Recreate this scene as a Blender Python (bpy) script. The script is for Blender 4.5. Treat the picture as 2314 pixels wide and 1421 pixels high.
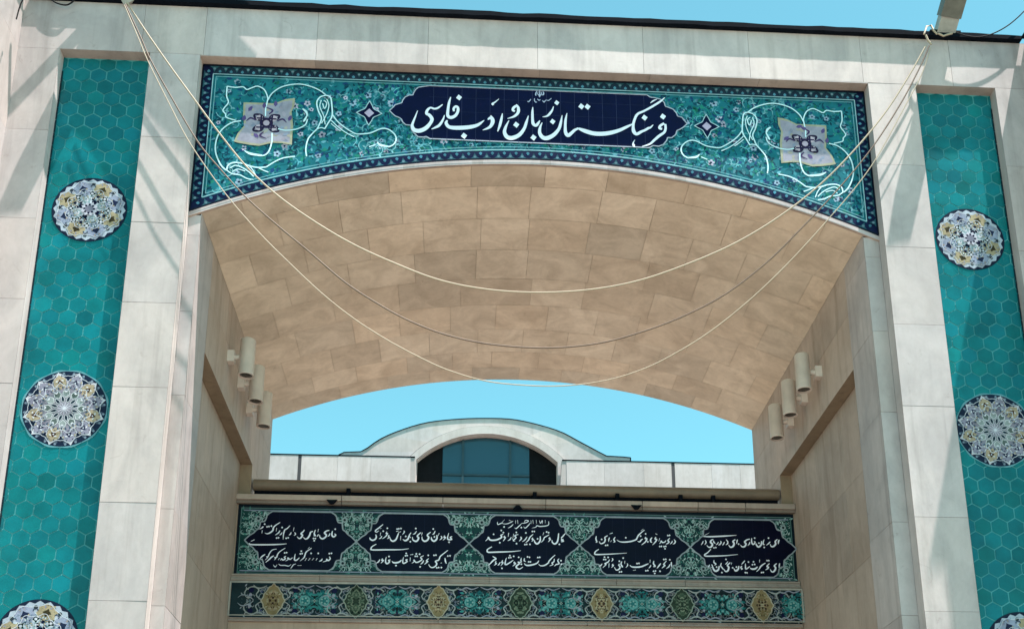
import bpy, bmesh, math, random
from mathutils import Vector, Matrix
from mathutils.geometry import tessellate_polygon
random.seed(7)
for o in list(bpy.data.objects): bpy.data.objects.remove(o)
S = bpy.context.scene
COL = S.collection

# ------------------------------------------------------------------ camera
F_PX, CX, CY = 2661.59, 1211.44, 1292.06          # focal length and principal point, photo pixels
CAM = Vector((0, 0, 1.6))
R_ = Vector((0.99787593, -0.06495814, -0.0049051))
U_ = Vector((-0.01475401, -0.29870431, 0.95423166))
W_ = Vector((0.06345029, 0.95213244, 0.29902824))
cd = bpy.data.cameras.new("camera"); cam = bpy.data.objects.new("camera", cd); COL.objects.link(cam)
cd.sensor_width = 36; cd.lens = F_PX / 2314 * 36
cd.shift_x = -(CX - 1157) / 2314; cd.shift_y = (CY - 710.5) / 2314
cd.clip_start = 0.1; cd.clip_end = 3000
cam.matrix_world = Matrix(((R_.x, U_.x, -W_.x, CAM.x), (R_.y, U_.y, -W_.y, CAM.y), (R_.z, U_.z, -W_.z, CAM.z), (0, 0, 0, 1)))
S.camera = cam

# ------------------------------------------------------------------ sky and sun
SUN = Vector((1.65, -1, 6.0)).normalized()
elev = math.asin(SUN.z); rotz = math.atan2(SUN.x, SUN.y)
w = bpy.data.worlds.new("World"); S.world = w; w.use_nodes = True
nt = w.node_tree; bg = nt.nodes["Background"]
sky = nt.nodes.new("ShaderNodeTexSky"); sky.sky_type = 'NISHITA'; sky.sun_disc = False
sky.sun_elevation = elev; sky.sun_rotation = rotz
sky.air_density = 1.0; sky.dust_density = 1.0; sky.ozone_density = 1.0; sky.altitude = 1200
tint = nt.nodes.new("ShaderNodeMix"); tint.data_type = 'RGBA'; tint.blend_type = 'MULTIPLY'
tint.inputs[0].default_value = 1.0
tint.inputs[7].default_value = (.83, 1.48, 1.08, 1)
nt.links.new(sky.outputs[0], tint.inputs[6]); nt.links.new(tint.outputs[2], bg.inputs[0])
bg.inputs[1].default_value = 0.105
sl = bpy.data.lights.new("sun", 'SUN'); sl.energy = 5.0; sl.angle = math.radians(0.5); sl.color = (1, 0.92, 0.88)
so = bpy.data.objects.new("sun", sl); COL.objects.link(so)
so.rotation_euler = SUN.to_track_quat('Z', 'Y').to_euler(); so.location = (20, -10, 60)
S.view_settings.view_transform = 'Standard'; S.view_settings.look = 'None'
S.view_settings.exposure = 1.27; S.view_settings.gamma = 1

# ------------------------------------------------------------------ helpers
def un(px, py, ax, v):
    """photo pixel -> point on the plane (axis ax = v) of the place"""
    d = W_ + R_ * ((px - CX) / F_PX) - U_ * ((py - CY) / F_PX)
    return CAM + d * ((v - CAM[ax]) / d[ax])

class MB:
    gain = 1.0
    def __init__(s): s.v = []; s.f = []; s.c = []; s.sm = []
    def face(s, pts, col=(.5, .5, .5), smooth=False):
        i = len(s.v); s.v += [tuple(p) for p in pts]; s.f.append(tuple(range(i, i + len(pts)))); s.c.append(col if s.gain == 1 else tuple(k*s.gain for k in col)); s.sm.append(smooth)
    def box(s, a, b, col=(.5, .5, .5), skip=()):
        x0, y0, z0 = a; x1, y1, z1 = b
        P = [(x0,y0,z0),(x1,y0,z0),(x1,y1,z0),(x0,y1,z0),(x0,y0,z1),(x1,y0,z1),(x1,y1,z1),(x0,y1,z1)]
        for n, q in (('-z',(3,2,1,0)),('+z',(4,5,6,7)),('-y',(0,1,5,4)),('+x',(1,2,6,5)),('+y',(2,3,7,6)),('-x',(3,0,4,7))):
            if n not in skip: s.face([P[k] for k in q], col)
    def ring(s, rings, col, smooth=True, cap=True):
        i0 = len(s.v); n = len(rings[0])
        for r in rings: s.v += [tuple(p) for p in r]
        for k in range(len(rings) - 1):
            for j in range(n):
                a = i0 + k*n + j; b = i0 + k*n + (j+1) % n
                s.f.append((a, b, b + n, a + n)); s.c.append(col); s.sm.append(smooth)
        if cap:
            s.face(list(reversed(rings[0])), col); s.face(rings[-1], col)
    def tube(s, pts, rad, col=(.5,.5,.5), n=8, cap=True):
        pts = [Vector(p) for p in pts]; rings = []
        up = None
        for i, p in enumerate(pts):
            t = (pts[min(i+1, len(pts)-1)] - pts[max(i-1, 0)]).normalized()
            if up is None: up = Vector((0,0,1)) if abs(t.z) < .9 else Vector((1,0,0))
            a = t.cross(up).normalized(); up = a.cross(t).normalized()
            r = rad(i/(len(pts)-1)) if callable(rad) else rad
            rings.append([p + a*(r*math.cos(2*math.pi*k/n)) + up*(r*math.sin(2*math.pi*k/n)) for k in range(n)])
        s.ring(rings, col, True, cap)
    def build(s, name, mat, parent=None):
        m = bpy.data.meshes.new(name); m.from_pydata(s.v, [], s.f)
        ca = m.color_attributes.new("Col", 'FLOAT_COLOR', 'CORNER')
        buf = []
        for f, c in zip(s.f, s.c): buf += [c[0], c[1], c[2], 1.0] * len(f)
        ca.data.foreach_set("color", buf)
        m.polygons.foreach_set("use_smooth", s.sm)
        m.materials.append(mat); m.update()
        o = bpy.data.objects.new(name, m); COL.objects.link(o)
        if parent: o.parent = parent; o.matrix_parent_inverse = parent_inv(parent)
        return o
def parent_inv(p):
    return Matrix.Translation(-p.location) if p.type == 'EMPTY' else Matrix.Identity(4)
def thing(name, label, cat, loc, group=None):
    o = bpy.data.objects.new(name, None); COL.objects.link(o); o.location = loc; o.empty_display_size = .2
    tag(o, label, cat, group); return o
def tag(o, label, cat, group=None):
    o["label"] = label; o["category"] = cat
    if group: o["group"] = group
    return o

def catmull(P, n=5):
    if len(P) < 3: return list(P)
    Q = [P[0]] + list(P) + [P[-1]]; out = []
    for i in range(1, len(Q) - 2):
        a, b, c, d = Q[i-1], Q[i], Q[i+1], Q[i+2]
        for k in range(n):
            t = k / n
            out.append(tuple(.5*((2*b[j]) + (c[j]-a[j])*t + (2*a[j]-5*b[j]+4*c[j]-d[j])*t*t + (-a[j]+3*b[j]-3*c[j]+d[j])*t**3) for j in range(len(b))))
    out.append(tuple(P[-1])); return out

class Inlay(MB):
    """glazed pigment shapes laid on a vertical tile plane y = Y, each layer a hair in front of the last"""
    def __init__(s, Y): super().__init__(); s.Y = Y; s.base = 0.; s.j = 0; s.wrap = 100000
    def mark(s, wrap=100000):
        s.base += (min(s.j, s.wrap) + 4)*.00004; s.j = 0; s.wrap = wrap
    def lay(s): s.j += 1; return s.Y - s.base - (s.j % s.wrap)*.00004
    def poly(s, pts, col):
        y = s.lay()
        if len(pts) > 4 or True:
            for t in tessellate_polygon([[Vector((p[0], p[1], 0)) for p in pts]]):
                a = [pts[i] for i in t]
                ar = (a[1][0]-a[0][0])*(a[2][1]-a[0][1]) - (a[2][0]-a[0][0])*(a[1][1]-a[0][1])
                if ar < 0: a.reverse()
                s.face([(p[0], y, p[1]) for p in a], col)
    def quad(s, a, b, c, d, col, y):
        s.face([(a[0],y,a[1]),(b[0],y,b[1]),(c[0],y,c[1]),(d[0],y,d[1])], col)
    def stroke(s, P, wd, col, n=4, taper=True, closed=False):
        """P: (x,z) or (x,z,w) points; reed pen ribbon"""
        P = [tuple(p) if len(p) == 3 else (p[0], p[1], None) for p in P]
        N = len(P); Q = []
        for i, p in enumerate(P):
            t = i / max(1, N-1)
            wv = p[2] if p[2] is not None else (wd * (min(1, .55 + 1.6*t) * min(1, .32 + 2.2*(1-t))) if taper else wd)
            Q.append((p[0], p[1], wv))
        if closed: Q.append(Q[0])
        C = catmull(Q, n)
        y = s.lay(); L = []; 
        for i, p in enumerate(C):
            a = C[max(0, i-1)]; b = C[min(len(C)-1, i+1)]
            if closed and i in (0, len(C)-1): a = C[-2]; b = C[1]
            dx, dz = b[0]-a[0], b[1]-a[1]; l = math.hypot(dx, dz) or 1
            nx, nz = -dz/l, dx/l; h = max(p[2], .0005)/2
            L.append(((p[0]-nx*h, p[1]-nz*h), (p[0]+nx*h, p[1]+nz*h)))
        for i in range(len(L)-1):
            y -= .000003
            s.quad(L[i][0], L[i+1][0], L[i+1][1], L[i][1], col, y)
    def disc(s, x, z, r, col, n=16, rz=None, rot=0):
        s.poly([(x + r*math.cos(rot+2*math.pi*k/n), z + (rz or r)*math.sin(rot+2*math.pi*k/n)) for k in range(n)], col)
    def star(s, x, z, r0, r1, n, col, rot=0):
        s.poly([(x + (r0 if k % 2 == 0 else r1)*math.cos(rot+math.pi*k/n), z + (r0 if k % 2 == 0 else r1)*math.sin(rot+math.pi*k/n)) for k in range(2*n)], col)
    def leaf(s, x, z, l, wd, ang, col):
        c, n = math.cos(ang), math.sin(ang)
        s.poly([(x + c*u*l - n*v*wd, z + n*u*l + c*v*wd) for u, v in ((0,0),(.35,-.5),(.7,-.38),(1,0),(.7,.38),(.35,.5))], col)

# ------------------------------------------------------------------ materials
def new_mat(name):
    m = bpy.data.materials.new(name); m.use_nodes = True
    n = m.node_tree.nodes; l = m.node_tree.links
    return m, n, l, n["Principled BSDF"]
def N(n, t, **kw):
    x = n.new(t)
    for k, v in kw.items():
        if hasattr(x, k): setattr(x, k, v)
        else: x.inputs[k.replace('_', ' ')].default_value = v
    return x
def ramp(n, a, b, ca, cb):
    r = n.new("ShaderNodeValToRGB"); e = r.color_ramp.elements
    e[0].position = a; e[1].position = b; e[0].color = (*ca, 1); e[1].color = (*cb, 1); return r
def mul(n, l, a, b, fac=1.0):
    m = n.new("ShaderNodeMix"); m.data_type = 'RGBA'; m.blend_type = 'MULTIPLY'; m.inputs[0].default_value = fac
    l.new(a, m.inputs[6]); l.new(b, m.inputs[7]); return m.outputs[2]
def stone_mat(name, base, rough=.6, vein=(.80,.78,.75), stain=(.72,.70,.66), vs=1.0, streak=True, bump=.12):
    """honed travertine: slab tone from the colour attribute, clouds, veins, rain streaks, pits"""
    m, n, l, b = new_mat(name)
    at = N(n, "ShaderNodeAttribute", attribute_name="Col")
    tc = N(n, "ShaderNodeTexCoord")
    basec = N(n, "ShaderNodeRGB"); basec.outputs[0].default_value = (*base, 1)
    c = mul(n, l, basec.outputs[0], at.outputs[0])
    mp = N(n, "ShaderNodeMapping"); mp.inputs['Scale'].default_value = (.9*vs, .9*vs, .55*vs); l.new(tc.outputs['Object'], mp.inputs[0])
    n1 = N(n, "ShaderNodeTexNoise", Scale=1.3, Detail=7, Roughness=.62, Distortion=.8); l.new(mp.outputs[0], n1.inputs['Vector'])
    r1 = ramp(n, .34, .66, vein, (1.06, 1.055, 1.05)); l.new(n1.outputs[0], r1.inputs[0])
    c = mul(n, l, c, r1.outputs[0])
    n2 = N(n, "ShaderNodeTexNoise", Scale=9.0, Detail=5, Roughness=.7); l.new(mp.outputs[0], n2.inputs['Vector'])
    r2 = ramp(n, .3, .62, (.93,.92,.91), (1.02,1.02,1.02)); l.new(n2.outputs[0], r2.inputs[0])
    c = mul(n, l, c, r2.outputs[0])
    if streak:
        m2 = N(n, "ShaderNodeMapping"); m2.inputs['Scale'].default_value = (3.2, 3.2, .18); l.new(tc.outputs['Object'], m2.inputs[0])
        n3 = N(n, "ShaderNodeTexNoise", Scale=1.6, Detail=4, Roughness=.6); l.new(m2.outputs[0], n3.inputs['Vector'])
        r3 = ramp(n, .52, .76, (1,1,1), stain); l.new(n3.outputs[0], r3.inputs[0])
        c = mul(n, l, c, r3.outputs[0], 1.0)
    # scattered dark pits / smudges
    n4 = N(n, "ShaderNodeTexNoise", Scale=3.4, Detail=9, Roughness=.75, Distortion=1.5); l.new(tc.outputs['Object'], n4.inputs['Vector'])
    r4 = ramp(n, .60, .73, (1,1,1), (.64,.60,.56)); l.new(n4.outputs[0], r4.inputs[0])
    c = mul(n, l, c, r4.outputs[0], .75)
    l.new(c, b.inputs['Base Color']); b.inputs['Roughness'].default_value = rough
    bp = N(n, "ShaderNodeBump", Strength=bump, Distance=.01); l.new(n2.outputs[0], bp.inputs['Height']); l.new(bp.outputs[0], b.inputs['Normal'])
    return m
def glaze_mat(name, rough=.3, var=(.72, 1.15), scale=5., spec=.4, bump=.05):
    m, n, l, b = new_mat(name)
    at = N(n, "ShaderNodeAttribute", attribute_name="Col"); tc = N(n, "ShaderNodeTexCoord")
    n1 = N(n, "ShaderNodeTexNoise", Scale=scale, Detail=6, Roughness=.65); l.new(tc.outputs['Object'], n1.inputs['Vector'])
    r1 = ramp(n, .3, .7, (var[0],)*3, (var[1],)*3); l.new(n1.outputs[0], r1.inputs[0])
    l.new(mul(n, l, at.outputs[0], r1.outputs[0]), b.inputs['Base Color'])
    b.inputs['Roughness'].default_value = rough; b.inputs['Specular IOR Level'].default_value = spec
    n2 = N(n, "ShaderNodeTexNoise", Scale=14, Detail=2); l.new(tc.outputs['Object'], n2.inputs['Vector'])
    bp = N(n, "ShaderNodeBump", Strength=bump, Distance=.01); l.new(n2.outputs[0], bp.inputs['Height']); l.new(bp.outputs[0], b.inputs['Normal'])
    return m
def plain_mat(name, col, rough=.5, metal=0., var=.25, scale=6.):
    m, n, l, b = new_mat(name); tc = N(n, "ShaderNodeTexCoord")
    n1 = N(n, "ShaderNodeTexNoise", Scale=scale, Detail=6, Roughness=.65); l.new(tc.outputs['Object'], n1.inputs['Vector'])
    r1 = ramp(n, .3, .7, tuple(c*(1-var) for c in col), tuple(min(1, c*(1+var)) for c in col)); l.new(n1.outputs[0], r1.inputs[0])
    l.new(r1.outputs[0], b.inputs['Base Color']); b.inputs['Roughness'].default_value = rough; b.inputs['Metallic'].default_value = metal
    return m
M_FRONT = stone_mat("pale_travertine", (.495,.425,.412), vein=(.77,.775,.785), stain=(.76,.75,.74))
M_REAR = stone_mat("cream_travertine", (.60,.535,.52), vein=(.86,.85,.83), stain=(.84,.82,.79))
M_VAULT = stone_mat("beige_travertine", (.69,.565,.45), vein=(.78,.75,.72), vs=1.6, streak=False, bump=.2)
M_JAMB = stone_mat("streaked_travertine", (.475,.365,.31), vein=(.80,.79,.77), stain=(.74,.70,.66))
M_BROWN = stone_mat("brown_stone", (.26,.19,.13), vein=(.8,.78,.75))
M_GLAZE = glaze_mat("painted_glaze", .36, spec=.1)
M_HEX = glaze_mat("turquoise_glaze", .26, (.70, 1.22), 1.7, .2)
M_LETTER = glaze_mat("white_glaze", .35, (.93, 1.03), 8)
M_COPING = plain_mat("bitumen_coping", (.004,.006,.010), .9); M_COPING.node_tree.nodes["Principled BSDF"].inputs["Specular IOR Level"].default_value = .05
M_CABLE_W = plain_mat("pale_cable", (.38,.30,.215), .6, 0, .1)
M_CABLE_G = plain_mat("grey_cable", (.115,.07,.045), .6, 0, .15)
M_CABLE_K = plain_mat("black_cable", (.008,.008,.010), .7); M_CABLE_K.node_tree.nodes["Principled BSDF"].inputs["Specular IOR Level"].default_value = .1
M_LAMP = plain_mat("cream_lamp_paint", (.64,.54,.48), .45, 0, .12, 3)
M_LENS = plain_mat("dark_lens", (.05,.045,.04), .25)
M_PIPE = plain_mat("brown_pipe_paint", (.17,.125,.09), .45, 0, .25, 2)
M_ARM = plain_mat("grey_steel", (.30,.29,.26), .5, 0, .25, 4)
M_ARM_D = plain_mat("dark_steel", (.11,.105,.085), .5, 0, .25, 4)
M_GLASS, _n, _l, _b = new_mat("window_glass")
_b.inputs['Base Color'].default_value = (.020,.075,.105,1); _b.inputs['Roughness'].default_value = .08
_nx = N(_n, "ShaderNodeTexNoise", Scale=1.2); _bp = N(_n, "ShaderNodeBump", Strength=.04); _l.new(_nx.outputs[0], _bp.inputs['Height']); _l.new(_bp.outputs[0], _b.inputs['Normal'])
M_DARK = plain_mat("dark_frame", (.010,.010,.011), .7); M_DARK.node_tree.nodes["Principled BSDF"].inputs["Specular IOR Level"].default_value = .08
M_MULL = plain_mat("blue_grey_mullion", (.02,.05,.06), .4)
M_GROUND, _n, _l, _b = new_mat("paving")
_br = N(_n, "ShaderNodeTexBrick", Scale=1.0); _br.inputs['Color1'].default_value = (.31,.28,.24,1); _br.inputs['Color2'].default_value = (.28,.25,.215,1); _br.inputs['Mortar'].default_value = (.26,.22,.18,1)
_tc = N(_n, "ShaderNodeTexCoord"); _l.new(_tc.outputs['Object'], _br.inputs[0]); _l.new(_br.outputs[0], _b.inputs['Base Color']); _b.inputs['Roughness'].default_value = .8

# ------------------------------------------------------------------ dimensions (metres), facade front at y = 15
XL1, XL2, XL3, JL = -6.1436, -4.811, -4.0641, -3.885
JR, XR3, XR2, XR1 = 6.029, 6.268, 7.0342, 8.3197
PXL, PXR = -6.762, 8.93                  # inner faces of the two end piers
ZN, ZP, ZT = 14.45, 14.436, 15.335
YF, YR, YS = 15.0, 15.221, 15.188        # front, panel recess, tile strips
YV = 22.3                                # back of the vault
ZS, RISE = 11.811, 1.03
XC = (JL + JR) / 2; HALF = (JR - JL) / 2
RAD = (HALF**2 + RISE**2) / (2*RISE)
def zarc(x): return ZS + RISE - RAD + math.sqrt(RAD**2 - (x - XC)**2)
PY = 13.6                                # front of the end piers

def tone(a=.90, b=1.05, warm=.022):
    t = random.uniform(a, b); k = random.uniform(-warm, warm); return (t*(1+k), t, t*(1-k))
def slabs(mb, O, u, v, us, vs, g=.005, th=.012, tn=tone, stagger=None):
    """cladding slabs standing th proud of a plane, joints g wide; us/vs break positions"""
    O, u, v = Vector(O), Vector(u), Vector(v); nrm = u.cross(v)
    for j in range(len(vs)-1):
        uu = list(us)
        if stagger and j % 2: uu = [us[0]] + [a + stagger for a in us[:-2]] + [us[-1]] if len(us) > 2 else us
        for i in range(len(uu)-1):
            a0, a1 = uu[i]+g/2, uu[i+1]-g/2; b0, b1 = vs[j]+g/2, vs[j+1]-g/2
            if a1-a0 < .02: continue
            c = tn(); q = [O+u*a+v*b for a, b in ((a0,b0),(a1,b0),(a1,b1),(a0,b1))]
            top = [p + nrm*(th + random.uniform(-.0025, .0015)) for p in q]
            mb.face(top, c)
            for k in range(4): mb.face([q[k], q[(k+1)%4], top[(k+1)%4], top[k]], c)
VB = [0, 1.4, 2.9, 4.4, 5.85, 7.2, 8.9, 10.2, 11.5, 13.0, 14.45]
DK = (.45, .43, .40)

# ================================================================== THE PORTAL
portal = thing("entrance_portal", "tall pale stone entrance portal with turquoise tile strips and an arched tiled panel", "building", (XC, YF, 0))
# ---- front wall: backing relief with reveals + slabs
mb = MB(); T = .012; yb = YF + T
def sheet(x0, x1, z0, z1, y, col=DK): mb.face([(x0,y,z0),(x1,y,z0),(x1,y,z1),(x0,y,z1)], col)
for x0, x1 in ((PXL, XL1), (XL2, XL3), (XR3, XR2), (XR1, PXR)):
    sheet(x0, x1, 0, ZN, yb)
    vb = VB if x0 in (PXL, XR1) else [0, 1.5, 3.0, 4.45, 5.84, 7.2, 8.89, 10.2, 11.5, 12.95, 14.45]
    slabs(mb, (0, yb, 0), (1,0,0), (0,0,1), [x0, x1], vb)
sheet(PXL, PXR, ZN, ZT, yb)
lx = [PXL, -4.95, -4.02, -2.33, -.63, 1.065, 2.72, 4.4, 6.2, 7.65, PXR]
slabs(mb, (0, yb, 0), (1,0,0), (0,0,1), lx, [ZN, ZT])
# reveals of the two strips and of the panel recess (jamb rebate runs to the ground)
for x0, x1, yy in ((XL1, XL2, YS), (XR2, XR1, YS)):
    c = tone()
    mb.face([(x0,YF,0),(x0,YF,ZN),(x0,yy,ZN),(x0,yy,0)], (1.22,1.24,1.24)); mb.face([(x1,yy,0),(x1,yy,ZN),(x1,YF,ZN),(x1,YF,0)], tone())  # left face lightened in colour to read as sunlit
    mb.face([(x0,YF,ZN),(x1,YF,ZN),(x1,yy,ZN),(x0,yy,ZN)], (.80,.77,.70))
mb.face([(XL3,YF,0),(XL3,YF,ZP),(XL3,YR,ZP),(XL3,YR,0)], (1.2,1.22,1.2)); mb.face([(XR3,YR,0),(XR3,YR,ZP),(XR3,YF,ZP),(XR3,YF,0)], tone())  # sunlit look of the left face is put into its colour
for i in range(6):
    a = XL3 + (XR3-XL3)*i/6; b = XL3 + (XR3-XL3)*(i+1)/6
    mb.face([(a,YF,ZP),(b-.006,YF,ZP),(b-.006,YR,ZP),(a,YR,ZP)], tuple(k*t for k, t in zip((.86,.80,.70), tone(.8,1.05))))
    mb.face([(b-.006,YF+.002,ZP+.003),(b,YF+.002,ZP+.003),(b,YR,ZP+.003),(b-.006,YR,ZP+.003)], DK)
mb.face([(XL3,YF,ZP),(XR3,YF,ZP),(XR3,YF,ZN),(XL3,YF,ZN)], tone())
# rebate faces beside the opening
for x0, x1 in ((XL3, JL), (JR, XR3)):
    vb = [0, 1.5, 3.0, 4.45, 5.84, 7.2, 8.89, 10.2, 11.45, ZS - .02]
    sheet(x0, x1, 0, ZS-.02, YR+T)
    slabs(mb, (0, YR+T, 0), (1,0,0), (0,0,1), [x0, x1], vb, tn=lambda: tone(.86, 1.0))
# end piers, top and back
for x0, x1, s in ((PXL-2.2, PXL, 1), (PXR, PXR+2.2, -1)):
    mb.box((x0, PY, 0), (x1, YV, ZT), tone(), skip=('-z',))
    xi = PXL if s > 0 else PXR
    if s > 0: slabs(mb, (xi, PY, 0), (0,1,0), (0,0,1), [0, YF-PY], VB[:-1]+[14.45, ZT], th=.006)
    else: slabs(mb, (xi, YF, 0), (0,-1,0), (0,0,1), [0, YF-PY], VB[:-1]+[14.45, ZT], th=.006)
mb.face([(PXL,YF,ZT),(PXR,YF,ZT),(PXR,YV,ZT),(PXL,YV,ZT)], DK)
mb.face([(PXL,YV,0),(PXL,YV,ZT),(JL,YV,ZT),(JL,YV,0)], tone()); mb.face([(JR,YV,0),(JR,YV,ZT),(PXR,YV,ZT),(PXR,YV,0)], tone())
NA = 48
ax = [JL + (JR-JL)*i/NA for i in range(NA+1)]
for i in range(NA):
    a, b = ax[i], ax[i+1]
    mb.face([(b,YV,zarc(b)),(a,YV,zarc(a)),(a,YV,ZT),(b,YV,ZT)], (.9,.88,.85))
mb.build("facade_wall", M_FRONT, portal)
# ---- vault soffit as staggered slabs
mb = MB()
def vp(x, y, dz=0): return (x, y, zarc(x) + dz - (.05*(y-YR)/(YV-YR) - .02))
for i in range(NA):
    mb.face([vp(ax[i],YR+.02,.012), vp(ax[i+1],YR+.02,.012), vp(ax[i+1],YV,.012), vp(ax[i],YV,.012)], (.86,.84,.82))
rows = [YR, 15.75, 16.6, 17.5, 18.4, 19.3, 20.2, 21.1, 21.75, YV]
rr = random.Random(21)
for j in range(len(rows)-1):
    off = 0 if j % 2 else .5; ncol = rr.choice((9, 10, 11)); br = [0] + [(k+off+rr.uniform(-.12,.12)*(k > 0))/ncol for k in range(1 if off == 0 else 0, ncol)] + [1]
    br = sorted(set(min(1, max(0, t)) for t in br))
    for i in range(len(br)-1):
        x0, x1 = JL + (JR-JL)*br[i] + .003, JL + (JR-JL)*br[i+1] - .003
        if x1 - x0 < .05: continue
        t = rr.choice((1.09, 1.06, 1.03, 1.0, .98, .94, .87)) * rr.uniform(.98, 1.02); wv = rr.uniform(-.015, .025)
        if j in (0, 8): t *= .93
        c = (t*(1+wv), t, t*(1-wv)); y0, y1 = rows[j]+.003, rows[j+1]-.003; n = 4
        for k in range(n):
            a = x0+(x1-x0)*k/n; b = x0+(x1-x0)*(k+1)/n
            mb.face([vp(a,y0), vp(b,y0), vp(b,y1), vp(a,y1)], c)
mb.build("vault", M_VAULT, portal)
# ---- jambs with a recessed field (soffit and far reveal in brown stone)
RY0, RY1, RZ, RD = 16.15, 20.5, 10.04, .22
for s, X in ((1, JL), (-1, JR)):
    jb = thing("jamb", "", "", (X, YR, 0)); del jb["label"]; del jb["category"]
    jb.parent = portal; jb.matrix_parent_inverse = parent_inv(portal)
    mb = MB(); Xi = X - s*RD; e = s*.001
    def jq(x, y0, y1, z0, z1, ub, vbk, th=.008):
        c = (.55,.52,.49)
        q = [(x,y0,z0),(x,y1,z0),(x,y1,z1),(x,y0,z1)]
        mb.face(q if s > 0 else q[::-1], c)
        if s > 0: slabs(mb, (x, 0, 0), (0,1,0), (0,0,1), ub, vbk, th=th, tn=lambda: tone(.88, 1.06, .02))
        else: slabs(mb, (x, 0, 0), (0,-1,0), (0,0,1), [-k for k in reversed(ub)], vbk, th=th, tn=lambda: tone(.88, 1.06, .02))
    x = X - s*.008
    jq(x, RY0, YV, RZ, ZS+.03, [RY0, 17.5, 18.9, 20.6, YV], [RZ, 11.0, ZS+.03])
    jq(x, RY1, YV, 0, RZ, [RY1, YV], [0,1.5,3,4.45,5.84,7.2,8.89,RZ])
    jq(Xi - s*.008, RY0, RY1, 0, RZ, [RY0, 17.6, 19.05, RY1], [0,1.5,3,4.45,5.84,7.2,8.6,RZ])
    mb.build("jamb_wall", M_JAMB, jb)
    mb = MB(); jq(x, YR+.012, RY0, 0, ZS+.03, [YR+.012, RY0], [0,1.5,3,4.45,5.84,7.2,8.89,10.2,11.45,ZS+.03]); mb.build("quoin", M_FRONT, jb)
    mb = MB()
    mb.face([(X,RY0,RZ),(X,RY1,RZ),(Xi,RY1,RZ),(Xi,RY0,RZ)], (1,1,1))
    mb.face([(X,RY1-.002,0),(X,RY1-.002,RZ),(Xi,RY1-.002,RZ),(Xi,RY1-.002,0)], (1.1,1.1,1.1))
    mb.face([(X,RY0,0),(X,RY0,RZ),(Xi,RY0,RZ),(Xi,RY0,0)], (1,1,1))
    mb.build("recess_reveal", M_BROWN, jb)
# ---- dark coping along the roof edge, slightly ragged
mb = MB(); ov = .085
def edge(pts, inn):
    n = len(pts)
    for k in range(n-1):
        (a, b) = pts[k], pts[k+1]; L = (Vector(b)-Vector(a)).length; st = max(2, int(L/.25)); 
        jit = [(random.uniform(-.006,.012), random.uniform(-.012,.012)) for _ in range(st+1)]
        for i in range(st):
            p = Vector(a).lerp(Vector(b), i/st); q = Vector(a).lerp(Vector(b), (i+1)/st); d = Vector(inn[k])*.35
            z0a, z0b = ZT+.004+jit[i][0], ZT+.004+jit[i+1][0]; z1a, z1b = ZT+.085+jit[i][1], ZT+.085+jit[i+1][1]
            P = [(p.x,p.y,z0a),(q.x,q.y,z0b),(q.x,q.y,z1b),(p.x,p.y,z1a)]
            Pi = [(p.x+d.x,p.y+d.y,z0a),(q.x+d.x,q.y+d.y,z0b),(q.x+d.x,q.y+d.y,z1b),(p.x+d.x,p.y+d.y,z1a)]
            mb.face(P); mb.face([Pi[0],Pi[1],P[1],P[0]]); mb.face([P[3],P[2],Pi[2],Pi[3]]); mb.face([Pi[3],Pi[2],Pi[1],Pi[0]])
edge([(PXL-2.2,PY-ov),(PXL+ov,PY-ov),(PXL+ov,YF-ov),(PXR-ov,YF-ov),(PXR-ov,PY-ov),(PXR+2.2,PY-ov)] and
     [Vector((*p,0)) for p in ((PXL-2.2,PY-ov),(PXL+ov,PY-ov),(PXL+ov,YF-ov),(PXR-ov,YF-ov),(PXR-ov,PY-ov),(PXR+2.2,PY-ov))],
     [(0,1,0),(-1,0,0),(0,1,0),(1,0,0),(0,1,0)])
mb.build("roof_coping", M_COPING, portal)
# ---- arch rib: pale strip under the tile panel
mb = MB(); RH = .075
aw = [XL3 + (XR3-XL3)*i/60 for i in range(61)]
def zrib(x):
    if x < JL: return zarc(JL) - (JL-x)*.43
    if x > JR: return zarc(JR) - (x-JR)*.43
    return zarc(x)
for i in range(60):
    a, b = aw[i], aw[i+1]; za, zb2 = zrib(a)+.015, zrib(b)+.015; c = (.92,.92,.95) if i % 6 else (.75,.74,.74)
    y = YR - .03
    mb.face([(a,y,za),(b,y,zb2),(b,y,zb2+RH),(a,y,za+RH)], c)
    mb.face([(a,YR+.02,za),(b,YR+.02,zb2),(b,y,zb2),(a,y,za)], (.8,.7,.6))
    mb.face([(a,y,za+RH),(b,y,zb2+RH),(b,YR+.02,zb2+RH),(a,YR+.02,za+RH)], c)
mb.build("arch_rib", M_FRONT, portal)

# ================================================================== ORNAMENT PALETTE
NAVY = (.002,.003,.030); NAVY2 = (.005,.010,.045); TEAL = (.012,.145,.185); TEALD = (.004,.05,.085); TEALL = (.10,.42,.46)
GREEN = (.015,.17,.13); ICE = (.50,.74,.80); WHITE = (.80,.82,.92); LILAC = (.42,.40,.52); CREAM = (.62,.52,.33); DGREEN = (.012,.035,.03); GREYG = (.20,.27,.26)
def jit(c, a=.2, rnd=random): k = 1 + rnd.uniform(-a, a); return tuple(x*k for x in c)

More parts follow.
